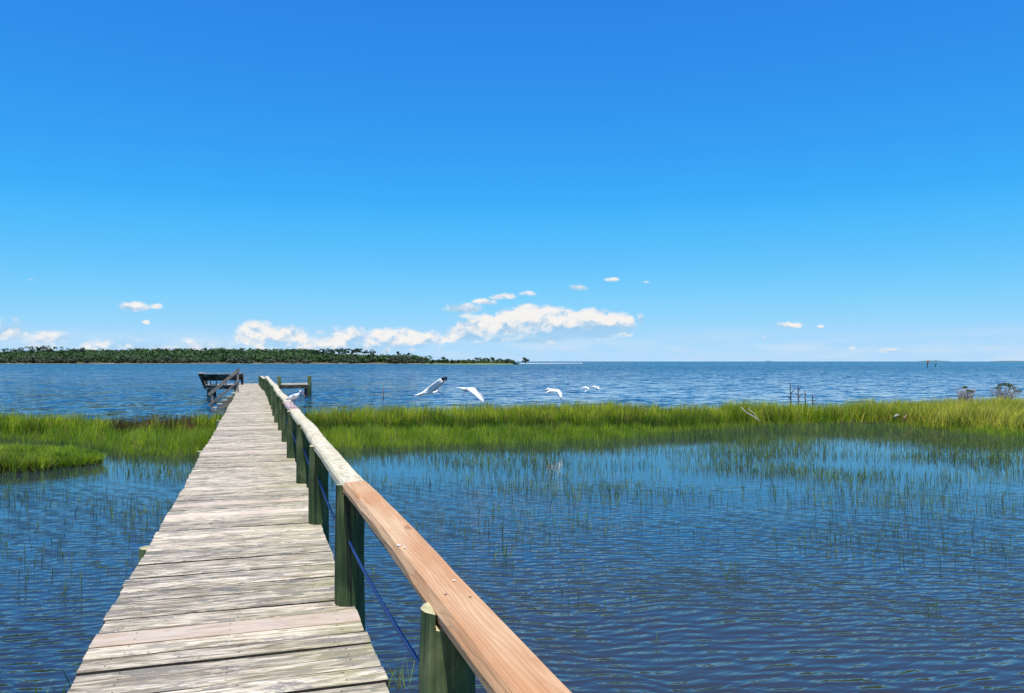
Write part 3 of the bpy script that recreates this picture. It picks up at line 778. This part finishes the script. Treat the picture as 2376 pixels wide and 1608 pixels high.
bench = empty('dock_bench', (-1.7, PYF, DZ)); tag(bench, 'dark wooden bench with outward leaning back on the far platform', 'bench')
BX0, BX1 = -2.68, -.66
def bb(name, a, b_, wd, th, material=M_brown, up=Vector((0, 0, 1))):
    m_ = MB(); m_.bar(a, b_, wd, th, up=up); return rel(m_, name, material, bench)
lean = Vector((0, -.36, .93)).normalized()
for k, zz in enumerate((.98, 1.10, 1.22)):                      # near back boards
    yb = PYF + .05 - (zz - .80) * .36
    bb('back_board', (BX0 - (zz - .67) * .40, yb, zz), (BX1, yb, zz), .03, .122, up=lean)
bb('top_rail', (BX0 - .30, PYF - .17, 1.345), (BX1 + .04, PYF - .17, 1.345), .17, .036, M_plank)
bb('top_rail', (BX0 - .28, PYF - .08, 1.347), (BX0 - .28, PYB - .3, 1.347), .15, .036, M_plank)
for k, zz in enumerate((.98, 1.10, 1.22)):                      # end back boards, leaning out to the left
    xb = BX0 - (zz - .67) * .40
    bb('back_board', (xb, PYF + .06, zz), (xb, PYB - .3, zz), .03, .105, up=Vector((-.37, 0, .93)).normalized())
for xx in (-2.55, -2.05, -1.55, -1.05, -.70):
    bb('back_post', (xx, PYF + .14, DZ - .12), (xx, PYF - .13, 1.32), .05, .085)
for yy in (PYF + .5, PYF + 1.4, PYB - .4):
    bb('back_post', (BX0 + .06, yy, DZ - .12), (BX0 - .25, yy, 1.32), .05, .085)
bb('corner_post', (BX0 + .05, PYF + .06, DZ - .2), (BX0 - .28, PYF - .12, 1.32), .10, .10)
bb('end_post', (BX1 + .02, PYF + .02, DZ - .25), (BX1 + .02, PYF + .02, 1.32), .10, .10)
for k in range(3): bb('seat_board', (BX0 + .1, PYF + .28 + k * .15, 1.05), (BX1, PYF + .28 + k * .15, 1.05), .14, .036, M_grey)
for k in range(3): bb('seat_board', (BX0 + .2 + k * .15, PYF + .75, 1.05), (BX0 + .2 + k * .15, PYB - .3, 1.05), .14, .036, M_grey)
for xx in (-2.4, -1.7, -.95): bb('leg', (xx, PYF + .6, DZ), (xx, PYF + .6, 1.03), .085, .04)

stairs = empty('wooden_steps', (-.75, 36.9, 0)); tag(stairs, 'grey wooden steps with slanting handrail going down from the left pier edge', 'stairs')
SY0, SY1 = 36.5, 37.4
def sb(name, a, b_, wd, th, material=M_grey):
    m_ = MB(); m_.bar(a, b_, wd, th); return rel(m_, name, material, stairs)
for k in range(6):
    xx = -.84 - .20 * k; zz = DZ - .03 - .16 * k
    sb('tread', (xx, SY0, zz), (xx, SY1, zz), .20, .038, M_plank)
for yy in (SY0 + .02, SY1 - .02): sb('stringer', (-.72, yy, DZ - .14), (-2.0, yy, DZ - 1.16), .04, .2)
for (yy, za) in ((SY0 - .03, 0.0),):
    sb('handrail', (-.62, yy, 1.67), (-1.86, yy, .58), .045, .14)
    sb('middle_rail', (-.64, yy, 1.15), (-1.86, yy, .12), .04, .09)
    sb('rail_post', (-.68, yy + .045, -.5), (-.68, yy + .045, 1.60), .085, .085)
    sb('rail_post', (-1.72, yy + .045, -.6), (-1.72, yy + .045, .70), .085, .085)

ORD = ['first', 'second', 'third', 'fourth', 'fifth', 'sixth', 'seventh', 'eighth', 'ninth', 'tenth', 'eleventh', 'twelfth', 'thirteenth', 'fourteenth', 'fifteenth', 'sixteenth']
# ------------------------------------------------------------------ far shore
M_sand = simple('pale_sand', (.20, .17, .11), .95, .35, .05)
M_duneg = simple('dune_grass', (.17, .20, .07), .9, .4, .08)
SHX = [-1500, -400, 0, 600, 900, 975, 1010, 1100, 1190, 1205]
SHD = [560, 620, 640, 640, 610, 590, 530, 500, 495, 510]
def ribbon(name, xs, df, db, prof, material):
    """land between two distances; prof = (fraction, height) rows"""
    V = []; F = []; n = len(prof)
    for p, a, b_ in zip(xs, df, db):
        for t, z in prof: q = ground(p, a + (b_ - a) * t, z); V.append(q)
    for i in range(len(xs) - 1):
        for k in range(n - 1):
            a = i * n + k; F.append((a, a + 1, a + n + 1, a + n))
    m_ = MB(); m_.add(V, F); o = m_.build(name, material, smooth=True); tag(o, kind='structure'); return o
sh = np.linspace(-1500, 985, 60)
shd = np.interp(sh, SHX, SHD)
ribbon('far_shore', sh, shd, shd + 320, [(-.02, -.3), (.0, .02), (.012, .25), (.03, .5), (.4, 2.5), (1, 2.0)], M_sand)
pt = np.linspace(965, 1207, 26); ptd = np.interp(pt, SHX, SHD)
ribbon('point_shore', pt, ptd, ptd + np.interp(pt, [965, 1150, 1207], [150, 120, 25]), [(-.03, -.3), (.0, .02), (.06, .5), (.3, .9), (.7, .8), (1, -.1)], M_duneg)
sp = np.linspace(1150, 1352, 24)
ribbon('sand_spit', sp, np.interp(sp, [1150, 1300, 1352], [640, 780, 850]), np.interp(sp, [1150, 1300, 1352], [760, 860, 852]), [(0, -.06), (.2, .12), (.5, .34), (.8, .15), (1, -.06)], simple('bright_sand', (.72, .66, .56), .95, .1, .05))

def leaf_cloud(centres, radii, n, size, flat=.75):
    """n small leaf faces spread through every clump"""
    c = np.repeat(np.asarray(centres, float), n, 0); r = np.repeat(np.asarray(radii, float), n, 0)
    N = len(c); v = RNG.standard_normal((N, 3)); v /= np.linalg.norm(v, axis=1)[:, None]
    rad = RNG.uniform(.45, 1.05, N) ** .6
    p = c + v * rad[:, None] * r
    a = RNG.standard_normal((N, 3)); a /= np.linalg.norm(a, axis=1)[:, None]
    nrm = v + .8 * a; nrm[:, 2] += .3
    t1 = np.cross(nrm, RNG.standard_normal((N, 3))); t1 /= np.linalg.norm(t1, axis=1)[:, None]
    t2 = np.cross(nrm, t1); t2 /= np.linalg.norm(t2, axis=1)[:, None]
    sz = (size * RNG.uniform(.6, 1.4, N))[:, None]
    V = np.stack([p - t1 * sz * .6, p + t2 * sz * .5, p + t1 * sz * .7, p - t2 * sz * .5], 1).reshape(-1, 3)
    T = np.arange(N * 4).reshape(N, 4)
    rnd = np.repeat(RNG.uniform(0, 1, N) * .6 + np.repeat(RNG.uniform(0, .4, len(centres)), n), 4)
    return V, T, rnd
# the wood behind the beach, one green mass
cs, rs = [], []
def canopy(px, d, ztop, rad):
    q = ground(px, d); k = random.randint(3, 5)
    for _ in range(k):
        f = random.uniform(.45, .95)
        cs.append((q.x + random.gauss(0, rad * .5), q.y + random.gauss(0, rad * .5), ztop * f)); r = rad * random.uniform(.55, .95); rs.append((r, r, r * .7))
def top_y(px):
    return np.interp(px, [-1500, -200, 0, 200, 400, 600, 715, 745, 770, 840, 880, 930, 985], [806, 808, 816, 811, 809, 808, 810, 816, 824, 826, 828, 830, 835])
for _ in range(3600):
    px = random.uniform(-1300, 985); d0 = float(np.interp(px, SHX, SHD)); t = random.random() ** .8
    dd = d0 + 14 + 130 * t
    yy = top_y(px) + (1 - t) * (828 - top_y(px)) + random.gauss(0, .8)
    z = EYE + (HY - yy) / FPX * dd
    canopy(px, dd, max(2.5, z), random.uniform(2.8, 4.8))
V, T, rn = leaf_cloud(cs, rs, 26, 1.25)
tag(tri_mesh('far_woods', V, T, M_leaf, rn), 'dense dark green maritime wood covering the far shore', 'woods', kind='stuff')
cs, rs = [], []
for _ in range(420):
    px = random.uniform(-900, 985); d0 = float(np.interp(px, SHX, SHD)); g_ = math.sin(px * .021) + math.sin(px * .047 + 1)
    if g_ < -.2 and random.random() < .8: continue
    canopy(px, d0 + random.uniform(6, 15), random.uniform(2.2, 6.0), random.uniform(1.8, 3.0))
V, T, rn = leaf_cloud(cs, rs, 30, .9)
tag(tri_mesh('shore_scrub', V, T, M_shrub, rn), 'grey scrub along the foot of the far wood', 'scrub', kind='stuff')
cs, rs = [], []
for _ in range(170):
    px = random.uniform(860, 1190); d0 = float(np.interp(px, SHX, SHD))
    canopy(px, d0 + random.uniform(25, 70), random.uniform(1.4, 2.8), random.uniform(1.0, 2.0))
V, T, rn = leaf_cloud(cs, rs, 24, .7)
tag(tri_mesh('point_scrub', V, T, M_bushg, rn), 'low green scrub on the grassy point', 'scrub', kind='stuff')

def far_tree(name, px, d, ytop, crown_w, crown_h, label, cat, group, mat_c, trunk_r=.22, clumps=7, flat=.6, nl=26, leaf=.8, bare=False, lean_=0.0):
    base = ground(px, d, .8); ztop = EYE + (HY - ytop) / FPX * d; h = ztop - base.z
    t = empty(name, base); tag(t, label, cat, group)
    m_ = MB(); bx = random.gauss(0, .15) + lean_ * h
    m_.loft([(0, 0, -1.0), (bx * .3, 0, h * .4), (bx, 0, h * (.98 if bare else .9))], [trunk_r, trunk_r * .8, trunk_r * .3], 6)
    cc, rr = [], []
    if bare:
        for k in range(4):
            z = h * random.uniform(.45, .9); a = random.uniform(0, 6.28); L = random.uniform(.6, 1.5)
            m_.loft([(bx * z / h, 0, z), (bx * z / h + L * math.cos(a), L * math.sin(a), z + L * .6)], [trunk_r * .4, trunk_r * .15], 5)
    else:
        for k in range(clumps):
            z = h - crown_h * random.uniform(.12, .95); a = random.uniform(0, 6.28); L = crown_w * .5 * random.uniform(.1, .8)
            c_ = Vector((bx + L * math.cos(a), L * math.sin(a), z)); r = crown_w * random.uniform(.16, .28)
            m_.loft([(bx * .7, 0, z - crown_h * .25), c_], [trunk_r * .4, trunk_r * .15], 5)
            cc.append(tuple(c_)); rr.append((r, r, r * flat))
    m_.build('trunk', M_bark if not bare else M_dead, t, True)
    if cc:
        V, T, rn = leaf_cloud(cc, rr, nl, leaf); tri_mesh('crown', V, T, mat_c, rn, t)
    return t
for n_, (px, yt, cw) in enumerate(((8, 808, 8), (33, 808, 7), (52, 803, 9), (76, 804, 9), (92, 802, 10), (110, 802, 11), (124, 804, 9), (147, 804, 8), (172, 807, 8), (191, 806, 7))):
    far_tree('pine_tree', px, 735 + random.uniform(-10, 15), yt, cw, 7, ORD[n_] + ' dark pine from the left above the left end of the far wood', 'tree', 'dark pines at the left end of the far wood', M_pine, .3, 9)
for n_, (px, yt, cw) in enumerate(((738, 809, 7), (751, 809, 7), (762, 808, 8), (773, 808, 7), (784, 809, 7), (794, 808, 8), (805, 808, 8), (815, 810, 6), (826, 807, 6), (833, 808, 7), (847, 809, 6))):
    far_tree('bare_trunk_pine', px, 665 + random.uniform(-12, 25), yt, cw, 4.2, ORD[n_] + ' tall bare trunked pine from the left at the right end of the far wood', 'tree', 'tall bare trunked pines of the far wood', M_pine, .26, 6, .5)
far_tree('bare_trunk_pine', 862, 660, 811, 8, 5.5, 'tall pine with two tufted crowns standing apart just left of the dead snags', 'tree', None, M_pine, .28, 8, .5)
for n_, (px, yt) in enumerate(((876, 815), (883, 814), (891, 816), (896, 811), (899, 813))):
    far_tree('dead_snag', px, 655 + random.uniform(-8, 8), yt, 2, 2, ORD[n_] + ' bare dead trunk from the left, right of the tall pines', 'tree', 'dead trunks beside the tall pines', M_pine, .2, bare=True)
far_tree('lone_pine', 924, 640, 814, 3.4, 2.6, 'thin lone pine with a small tuft, left of the two', 'tree', None, M_pine, .16, 4, .5)
far_tree('lone_pine', 948, 640, 818, 3.6, 2.2, 'thin lone pine with a flat tuft, right of the two', 'tree', None, M_pine, .16, 4, .4)
for n_, (px, yt, cw) in enumerate(((1003, 833, 3), (1018, 831, 4), (1029, 829, 4), (1038, 832, 3.5), (1050, 834, 3), (1062, 834, 2.6), (1072, 832, 2.8), (1088, 833, 3.2), (1098, 834, 3), (1109, 830, 4.6), (1122, 831, 3.4), (1133, 831, 3.4), (1143, 829, 4.2), (1153, 832, 3.4), (1164, 832, 2.8), (1173, 834, 2.6))):
    far_tree('point_tree', px, 535 + random.uniform(-10, 20), yt, cw * 1.15, 2.9, ORD[n_] + ' small dark tree from the left in the row along the low point', 'tree', 'small trees in the row along the low point', M_pine, .16, 7, .7, 26, .55)
far_tree('point_tree', 1180, 515, 831.5, 5.2, 3.2, 'leaning dark tree at the tip of the point', 'tree', None, M_pine, .2, 8, .6, 28, .55, lean_=-.25)
far_tree('round_tree', 1219, 690, 828.5, 6.6, 5.2, 'lone round tree on the sand spit beyond the point', 'tree', None, M_pine, .25, 10, .8, 34, .7)
bsh = empty('shore_bush', ground(1192, 493, .0)); tag(bsh, 'dark bush at the water edge of the point', 'bush')
V, T, rn = leaf_cloud([(-1.2, 0, 1.5), (0, 0, 1.1), (1.2, .3, .7), (2.2, .3, .3)], [(1, 1, .8)] * 4, 50, .45); tri_mesh('foliage', V, T, M_pine, rn, bsh)
m_ = MB(); m_.loft([(0, 0, -.6), (-.3, 0, .6), (-1, 0, 1.4)], [.14, .1, .05], 6); m_.build('stem', M_bark, bsh, True)
for (px, d0, hw, z, nm) in ((2168, 5200, 40, 9, 'distant_island'), (2345, 5600, 55, 7, 'distant_island'), (1783, 5400, 12, 6, 'distant_island')):
    xs = np.linspace(px - hw, px + hw, 22); V = []; F = []
    for i, p in enumerate(xs):
        zz = z * (math.sin(math.pi * i / 21) ** .6) * random.uniform(.7, 1.1)
        V += [ground(p, d0, -1), ground(p, d0 + 40, zz), ground(p, d0 + 260, zz * .9), ground(p, d0 + 320, -1)]
    for i in range(21):
        for k in range(3): a = i * 4 + k; F.append((a, a + 1, a + 5, a + 4))
    m_ = MB(); m_.add(V, F); tag(m_.build(nm, simple('distant_green', (.10, .17, .16), .9), None, True), kind='structure')

# channel markers far out
M_mark = simple('faded_red_board', (.50, .16, .06), .7)
cm = empty('channel_marker', ground(2152, 300)); tag(cm, 'red topped channel marker post far out in the water', 'marker')
m_ = MB(); m_.loft([(0, 0, -1), (0, 0, 2.35)], [.17, .15], 10); m_.build('pile', M_pile, cm, True)
m_ = MB(); m_.box((0, -.2, 1.9), (1.0, .05, .85)); m_.build('daymark', M_mark, cm)
cm = empty('channel_marker', ground(2171, 292)); tag(cm, 'smaller bare marker post right of the red topped one', 'marker')
m_ = MB(); m_.loft([(0, 0, -1), (0, 0, 1.4)], [.15, .13], 10); m_.build('pile', M_pile, cm, True)
m_ = MB(); m_.box((0, -.17, 1.1), (.45, .05, .4)); m_.build('board', M_brown, cm)
m_ = MB(); m_.loft([(0, 0, -.6), (.01, 0, .3), (.03, 0, .76)], [.022, .02, .014], 8)
stk = m_.build('water_stake', simple('reddish_stake', (.22, .13, .10), .8), None, True, ground(889, 43)); tag(stk, 'thin stake standing in the water behind the marsh, left of the birds', 'stake')

# ------------------------------------------------------------------ marsh details
def snag(px, d, h, forks, label):
    t = empty('dead_stump', ground(px, d)); tag(t, label, 'stump', 'dead stumps behind the marsh')
    m_ = MB(); m_.loft([(0, 0, -.2), (.015, 0, h * .5), (-.01, 0, h)], [.028, .023, .013], 8); m_.build('trunk', M_dead, t, True)
    for z, ax, L, up in forks:
        m_ = MB(); m_.loft([(0, 0, z), (ax * L * .6, .03, z + up * .5), (ax * L, .04, z + up)], [.02, .014, .006], 6); m_.build('branch', M_dead, t, True)
snag(1834, 28.6, 1.24, [(.85, 1, .24, .2), (.7, -1, .12, .1)], 'tallest dead stump behind the marsh, leftmost of the four')
snag(1852, 28.4, 1.16, [(.75, 1, .28, .14), (.95, 1, .12, .16), (.8, -1, .1, .12)], 'forked dead stump behind the marsh, second of the four from left')
snag(1868, 28.8, .98, [(.8, 1, .1, .05)], 'thin short dead stump behind the marsh, third of the four from left')
snag(1885, 28.5, .86, [(.7, 1, .14, .12), (.6, 1, .25, .05)], 'lowest dead stump behind the marsh, rightmost of the four')
def shrub(px, d, wd, h, label, green):
    t = empty('bare_shrub', ground(px, d, .05)); tag(t, label, 'shrub')
    tips = []
    m_ = MB()
    for k in range(44):
        a = random.uniform(0, 6.28); L = wd * .5 * random.uniform(.35, 1)
        p0 = Vector((random.gauss(0, wd * .12), random.gauss(0, .1), 0)); p2 = Vector((L * math.cos(a), L * math.sin(a) * .6, h * random.uniform(.6, 1.0)))
        p1 = p0.lerp(p2, .5) + Vector((random.gauss(0, .05), random.gauss(0, .05), .08))
        m_.loft([p0, p1, p2], [.016, .012, .006], 5)
        for _ in range(4):
            q = p1.lerp(p2, random.uniform(.1, .9)); e = q + Vector((random.gauss(0, .12), random.gauss(0, .1), random.uniform(.02, .16))); m_.loft([q, e], [.007, .004], 4)
        tips.append(p2)
    m_.build('branches', M_twig, t, True)['kind'] = 'stuff'
    cc = [(x_, y_, z_) for x_, y_, z_ in green]
    V, T, rn = leaf_cloud(cc, [(wd * .10, wd * .10, .06)] * len(cc), 70, .045); o = tri_mesh('foliage', V, T, M_bushg, rn, t)
shrub(2240, 32.3, 1.0, .92, 'smaller grey bare shrub behind the golden grass', [(-.02, 0, .92), (.15, 0, .78), (.36, 0, .74)])
shrub(2330, 32.8, 1.7, .95, 'wider grey shrub with a green crown near the right frame edge', [(-.15, 0, 1.0), (.05, 0, 1.04), (.28, 0, .98), (.48, 0, .88), (.72, 0, .74), (-.35, 0, .88)])
def drift_log(label, segs):
    m_ = MB()
    for pts, r in segs: m_.loft([at(*p) for p in pts], [r, r * .9, r * .5][:len(pts)], 7, up=Vector((0, 0, 1)))
    o = m_.build('driftwood', M_drift, None, True); tag(o, label, 'driftwood'); return o
drift_log('bleached forked branch lying in the grass right of the birds', [([(1720, 945, 24.2), (1731, 957, 24.0), (1745, 966, 23.8)], .013), ([(1731, 957, 24.0), (1748, 966, 23.7), (1764, 978, 23.5)], .016)])
drift_log('pale snapped branch leaning behind the forked driftwood', [([(1735, 948, 24.3), (1748, 958, 24.0), (1760, 972, 23.7)], .009)])
m_ = MB(); m_.loft([at(2074, 968, 25.0), at(2081, 963, 25.0), at(2088, 966, 25.1)], [.025, .045, .015], 8, up=Vector((0, 0, 1)))
tag(m_.build('driftwood', M_drift, None, True), 'pale chunk of driftwood at the foot of the golden grass', 'driftwood')
m_ = MB(); m_.loft([at(2097, 973, 24.8), at(2100, 967, 24.9), at(2104, 963, 25.0)], [.02, .035, .015], 8, up=Vector((0, 0, 1)))
tag(m_.build('driftwood', simple('brown_driftwood', (.30, .20, .15), .8), None, True), 'brownish driftwood lump right of the pale chunk', 'driftwood')
m_ = MB(); m_.loft([Vector((-.80, 4.72, -.1)), Vector((-.765, 4.76, .54)), Vector((-.745, 4.77, .60))], [.045, .04, .02], 9)
tag(m_.build('broken_stake', simple('split_brown_wood', (.24, .17, .12), .85, .4, 20, (1, 1, .2)), None, True), 'short broken brown stake at the left pier edge near the fresh plank', 'stake')

# ------------------------------------------------------------------ birds
M_white = simple('white_feathers', (.90, .87, .82), .8, .08, 14)
M_black = simple('black_wingtip', (.012, .016, .03), .6)
M_pinkl = simple('pink_leg', (.55, .22, .18), .6)
M_bill = simple('red_bill', (.50, .17, .13), .5)
M_darkbill = simple('dark_bill', (.12, .05, .06), .5)
M_eye = simple('eye', (.01, .01, .01), .2)
RB = Matrix((RT, FW, Vector((0, 0, 1)))).transposed().to_4x4()     # birds fly across the view: local x = right, y = away, z = up
def bird(label, px, py, d, turn=0.0, name='white_ibis'):
    t = empty(name); t.matrix_world = Matrix.Translation(at(px, py, d)) @ RB @ Matrix.Rotation(turn, 4, 'Z')
    tag(t, label, 'bird'); return t
def part(t, name, material, pts, rad, seg=12, up=Vector((0, 1, 0))):
    m_ = MB(); m_.loft(pts, rad, seg, up=up); return m_.build(name, material, t, True)
def wing(t, secs, name='wing', material=M_white, th=.010):
    """secs: (centre, chord vector); a thin rounded blade through them"""
    m_ = MB(); o = 0; prof = [(-.5, 0), (-.35, .8), (-.05, 1.0), (.25, .7), (.5, 0), (.25, -.35), (-.05, -.5), (-.35, -.5)]; n = len(prof)
    cs_ = [Vector(c) for c, _ in secs]
    for i, (c, ch) in enumerate(secs):
        c = Vector(c); ch = Vector(ch); tn = (cs_[min(i + 1, len(cs_) - 1)] - cs_[max(i - 1, 0)]).normalized()
        nn = tn.cross(ch).normalized()
        if (i == 0 and nn.z < 0) or (i > 0 and nn.dot(pn) < 0): nn = -nn
        pn = nn
        for a, b_ in prof: m_.v.append(tuple(c + ch * a + nn * (th * b_ * (1 - .6 * i / len(secs)))))
    for i in range(len(secs) - 1):
        for k in range(n):
            q = (k + 1) % n; m_.f.append((i * n + k, i * n + q, (i + 1) * n + q, (i + 1) * n + k)); m_.mi.append(0)
    m_.f.append(tuple(range(n))); m_.f.append(tuple((len(secs) - 1) * n + k for k in range(n))); m_.mi += [0, 0]
    return m_.build(name, material, t, True)
# the ibis on the rail
b1 = empty('white_ibis'); b1.matrix_world = Matrix.Translation((.528, 11.80, CAPZ + .004)) @ RB @ Matrix.Rotation(R_(-14), 4, 'Z')
tag(b1, 'white ibis with long curved red bill standing on the handrail', 'bird')
part(b1, 'body', M_white, [(-.105, 0, .112), (-.085, 0, .122), (-.052, 0, .138), (-.01, 0, .155), (.035, 0, .170), (.070, 0, .187), (.090, 0, .200), (.100, 0, .216), (.105, 0, .232), (.113, 0, .243), (.125, 0, .243), (.137, 0, .235)],
     [(.006, .004), (.014, .009), (.027, .021), (.037, .034), (.038, .037), (.028, .029), (.018, .018), (.0125, .0125), (.012, .012), (.0135, .0145), (.0125, .0135), (.006, .006)], 14)
part(b1, 'bill', M_bill, [(.132, 0, .236), (.152, 0, .226), (.170, 0, .206), (.183, 0, .182), (.190, 0, .160)], [.0060, .0050, .0042, .0034, .0018], 8)
part(b1, 'face', M_bill, [(.126, 0, .246), (.131, 0, .239), (.136, 0, .233)], [.0105, .0118, .006], 10)
for sgn in (-1, 1):
    part(b1, 'eye', M_eye, [(.124, sgn * .0105, .2455), (.124, sgn * .0135, .2455)], [.003, .002], 8)
    wing(b1, [((.052, sgn * .030, .182), (.03, 0, -.035)), ((.0, sgn * .040, .165), (.02, 0, -.052)), ((-.05, sgn * .032, .145), (.012, 0, -.04)), ((-.105, sgn * .014, .118), (.004, 0, -.014))], th=.006)
    x0 = -.006 + .018 * sgn
    lg = part(b1, 'leg', M_pinkl, [(x0 + .012, sgn * .012, .135), (x0 + .002, sgn * .012, .095), (x0 - .006, sgn * .012, .062), (x0 + .004, sgn * .012, .003)], [.008, .0042, .0046, .0032], 8)
    for aa in (-.5, 0, .5, 3.14):
        part(lg, 'toe', M_pinkl, [(x0 + .004, sgn * .012, .003), (x0 + .004 + .022 * math.cos(aa), sgn * .012 + .022 * math.sin(aa), .0015)], [.003, .0016], 6)
# first flyer: wings raised, dark tips
def K(x, z, sc, ox, oz, y=0.0): return ((x - ox) / sc, y, (oz - z) / sc)
b2 = bird('white ibis flying right with raised wings and dark wing tips', 995.9, 909.9, 16.0)
q = lambda x, z, y=0.0: K(x, z, 1342, 650, 580, y)
part(b2, 'body', M_white, [q(262, 668), q(330, 655), q(420, 632), q(500, 595), q(590, 590), q(680, 592), q(735, 585), q(770, 592), q(812, 588), q(848, 570), q(872, 557), q(895, 562)],
     [(.045, .008), (.040, .016), (.032, .024), (.040, .036), (.048, .044), (.045, .042), (.032, .030), (.022, .022), (.020, .020), (.022, .021), (.022, .022), (.009, .009)], 14)
part(b2, 'bill', M_darkbill, [q(888, 562), q(935, 582), q(985, 622), q(1040, 680)], [.0085, .007, .0055, .003], 8)
part(b2, 'face', M_bill, [q(872, 556), q(890, 562), q(905, 568)], [.0165, .017, .008], 10)
for sgn in (-1, 1):
    part(b2, 'leg', M_pinkl, [q(500, 620, sgn * .02), q(430, 655, sgn * .02), q(370, 705, sgn * .02)], [.009, .007, .006], 8)
    part(b2, 'eye', M_eye, [q(868, 552, sgn * .017), q(868, 552, sgn * .022)], [.004, .003], 8)
    wing(b2, [(q(610, 575, sgn * .03), (.17, 0, -.03)), (q(720, 485, sgn * .09), (.13, 0, -.075)), (q(830, 400, sgn * .15), (.095, 0, -.085)), (q(940, 312, sgn * .21), (.075, 0, -.085)), (q(1030, 245, sgn * .25), (.065, 0, -.08))], th=.014)
    wing(b2, [(q(1030, 245, sgn * .25), (.064, 0, -.079)), (q(1065, 218, sgn * .265), (.05, 0, -.065)), (q(1098, 188, sgn * .28), (.01, 0, -.025))], 'wing_tip', M_black, .010)
# second flyer: wings swept down
b3 = bird('white ibis flying with wings swept down, right of the raised wing one', 1082.0, 903.0, 17.0)
q = lambda x, z, y=0.0: K(x, z, 1263, 1650, 500, y)
part(b3, 'body', M_white, [q(1385, 462), q(1440, 466), q(1510, 476), q(1590, 500), q(1670, 512), q(1740, 500), q(1785, 490), q(1830, 486), q(1865, 488), q(1890, 495)],
     [(.030, .006), (.030, .010), (.032, .022), (.045, .040), (.045, .042), (.032, .030), (.021, .021), (.019, .019), (.022, .022), (.009, .009)], 14)
part(b3, 'bill', M_darkbill, [q(1885, 494), q(1930, 510), q(1970, 540), q(2005, 590)], [.0085, .007, .0055, .003], 8)
for sgn in (-1, 1):
    part(b3, 'leg', M_pinkl, [q(1640, 550, sgn * .02), q(1600, 600, sgn * .02), q(1545, 640, sgn * .02)], [.008, .006, .005], 8)
    e = -.10 if sgn < 0 else .10
    wing(b3, [(q(1700, 468, sgn * .03), (.16, 0, .02)), (q(1800, 500, sgn * .12), (.13, 0, .07)), (q(1900, 590, sgn * .20), (.075, 0, .085)), (q(2010, 700, sgn * .27), (.06, 0, .075)), (q(2100, 790, sgn * .31), (.035, 0, .05)), (q(2150, 838, sgn * .33), (.008, 0, .012))], th=.012)
# third: banking away
b4 = bird('white bird banking low over the grass, near wing bent sharply down', 1278.7, 904.8, 24.0)
q = lambda x, z, y=0.0: K(x, z, 994, 500, 320, y)
part(b4, 'body', M_white, [q(320, 412), q(360, 400), q(420, 378), q(480, 350), q(530, 340), q(570, 345)], [(.030, .008), (.036, .018), (.045, .035), (.048, .042), (.035, .034), (.014, .014)], 12)
wing(b4, [(q(470, 330, -.03), (.0, -.06, -.11)), (q(600, 335, -.10), (.0, -.05, -.10)), (q(700, 345, -.16), (-.05, -.05, -.10)), (q(755, 420, -.20), (-.11, -.05, -.05)), (q(785, 510, -.23), (-.09, -.04, -.02)), (q(778, 590, -.25), (-.02, -.01, 0))], th=.014)
wing(b4, [(q(490, 325, .02), (.0, -.06, -.10)), (q(430, 300, .08), (.03, -.05, -.09)), (q(370, 325, .14), (.05, -.04, -.05)), (q(308, 358, .20), (.012, 0, -.012))], th=.014)
# two far ones
b5 = bird('small distant white bird with arched wings, left of the far pair', 1359.3, 899.4, 40.0)
q = lambda x, z, y=0.0: K(x, z, 596, 1540, 250, y)
part(b5, 'body', M_white, [q(1490, 388, -.1), q(1530, 365, -.05), q(1570, 320, 0), q(1585, 275, .05), q(1570, 245, .1)], [(.02, .008), (.04, .03), (.05, .045), (.04, .035), (.012, .012)], 12)
wing(b5, [(q(1570, 260, 0), (.09, 0, .06)), (q(1530, 235, .06), (.05, 0, .08)), (q(1450, 250, .14), (.04, 0, .075)), (q(1380, 300, .20), (.03, 0, .05)), (q(1333, 352, .24), (.01, 0, .02))], th=.016)
wing(b5, [(q(1560, 250, -.03), (.08, 0, .05)), (q(1600, 260, -.12), (.08, 0, .09)), (q(1610, 300, -.2), (.05, 0, .06)), (q(1580, 345, -.25), (.02, 0, .02))], th=.016)
b6 = bird('small distant white bird with spread wings, right of the far pair', 1382.5, 898.6, 40.0)
q = lambda x, z, y=0.0: K(x, z, 596, 1840, 240, y)
part(b6, 'body', M_white, [q(1885, 362, -.1), q(1882, 330, -.05), q(1870, 290, 0), q(1850, 250, .05), q(1835, 228, .1)], [(.025, .008), (.045, .03), (.055, .045), (.045, .035), (.012, .012)], 12)
wing(b6, [(q(1845, 240, 0), (.10, 0, .07)), (q(1800, 215, .08), (.06, 0, .08)), (q(1735, 232, .16), (.04, 0, .06)), (q(1660, 260, .24), (.01, 0, .015))], th=.016)
wing(b6, [(q(1860, 235, -.03), (.10, 0, .10)), (q(1900, 260, -.12), (.08, 0, .11)), (q(1945, 288, -.2), (.02, 0, .04))], th=.016)
print('planks', npl, 'tris', sum(len(o.data.polygons) for o in bpy.data.objects if o.type == 'MESH'))
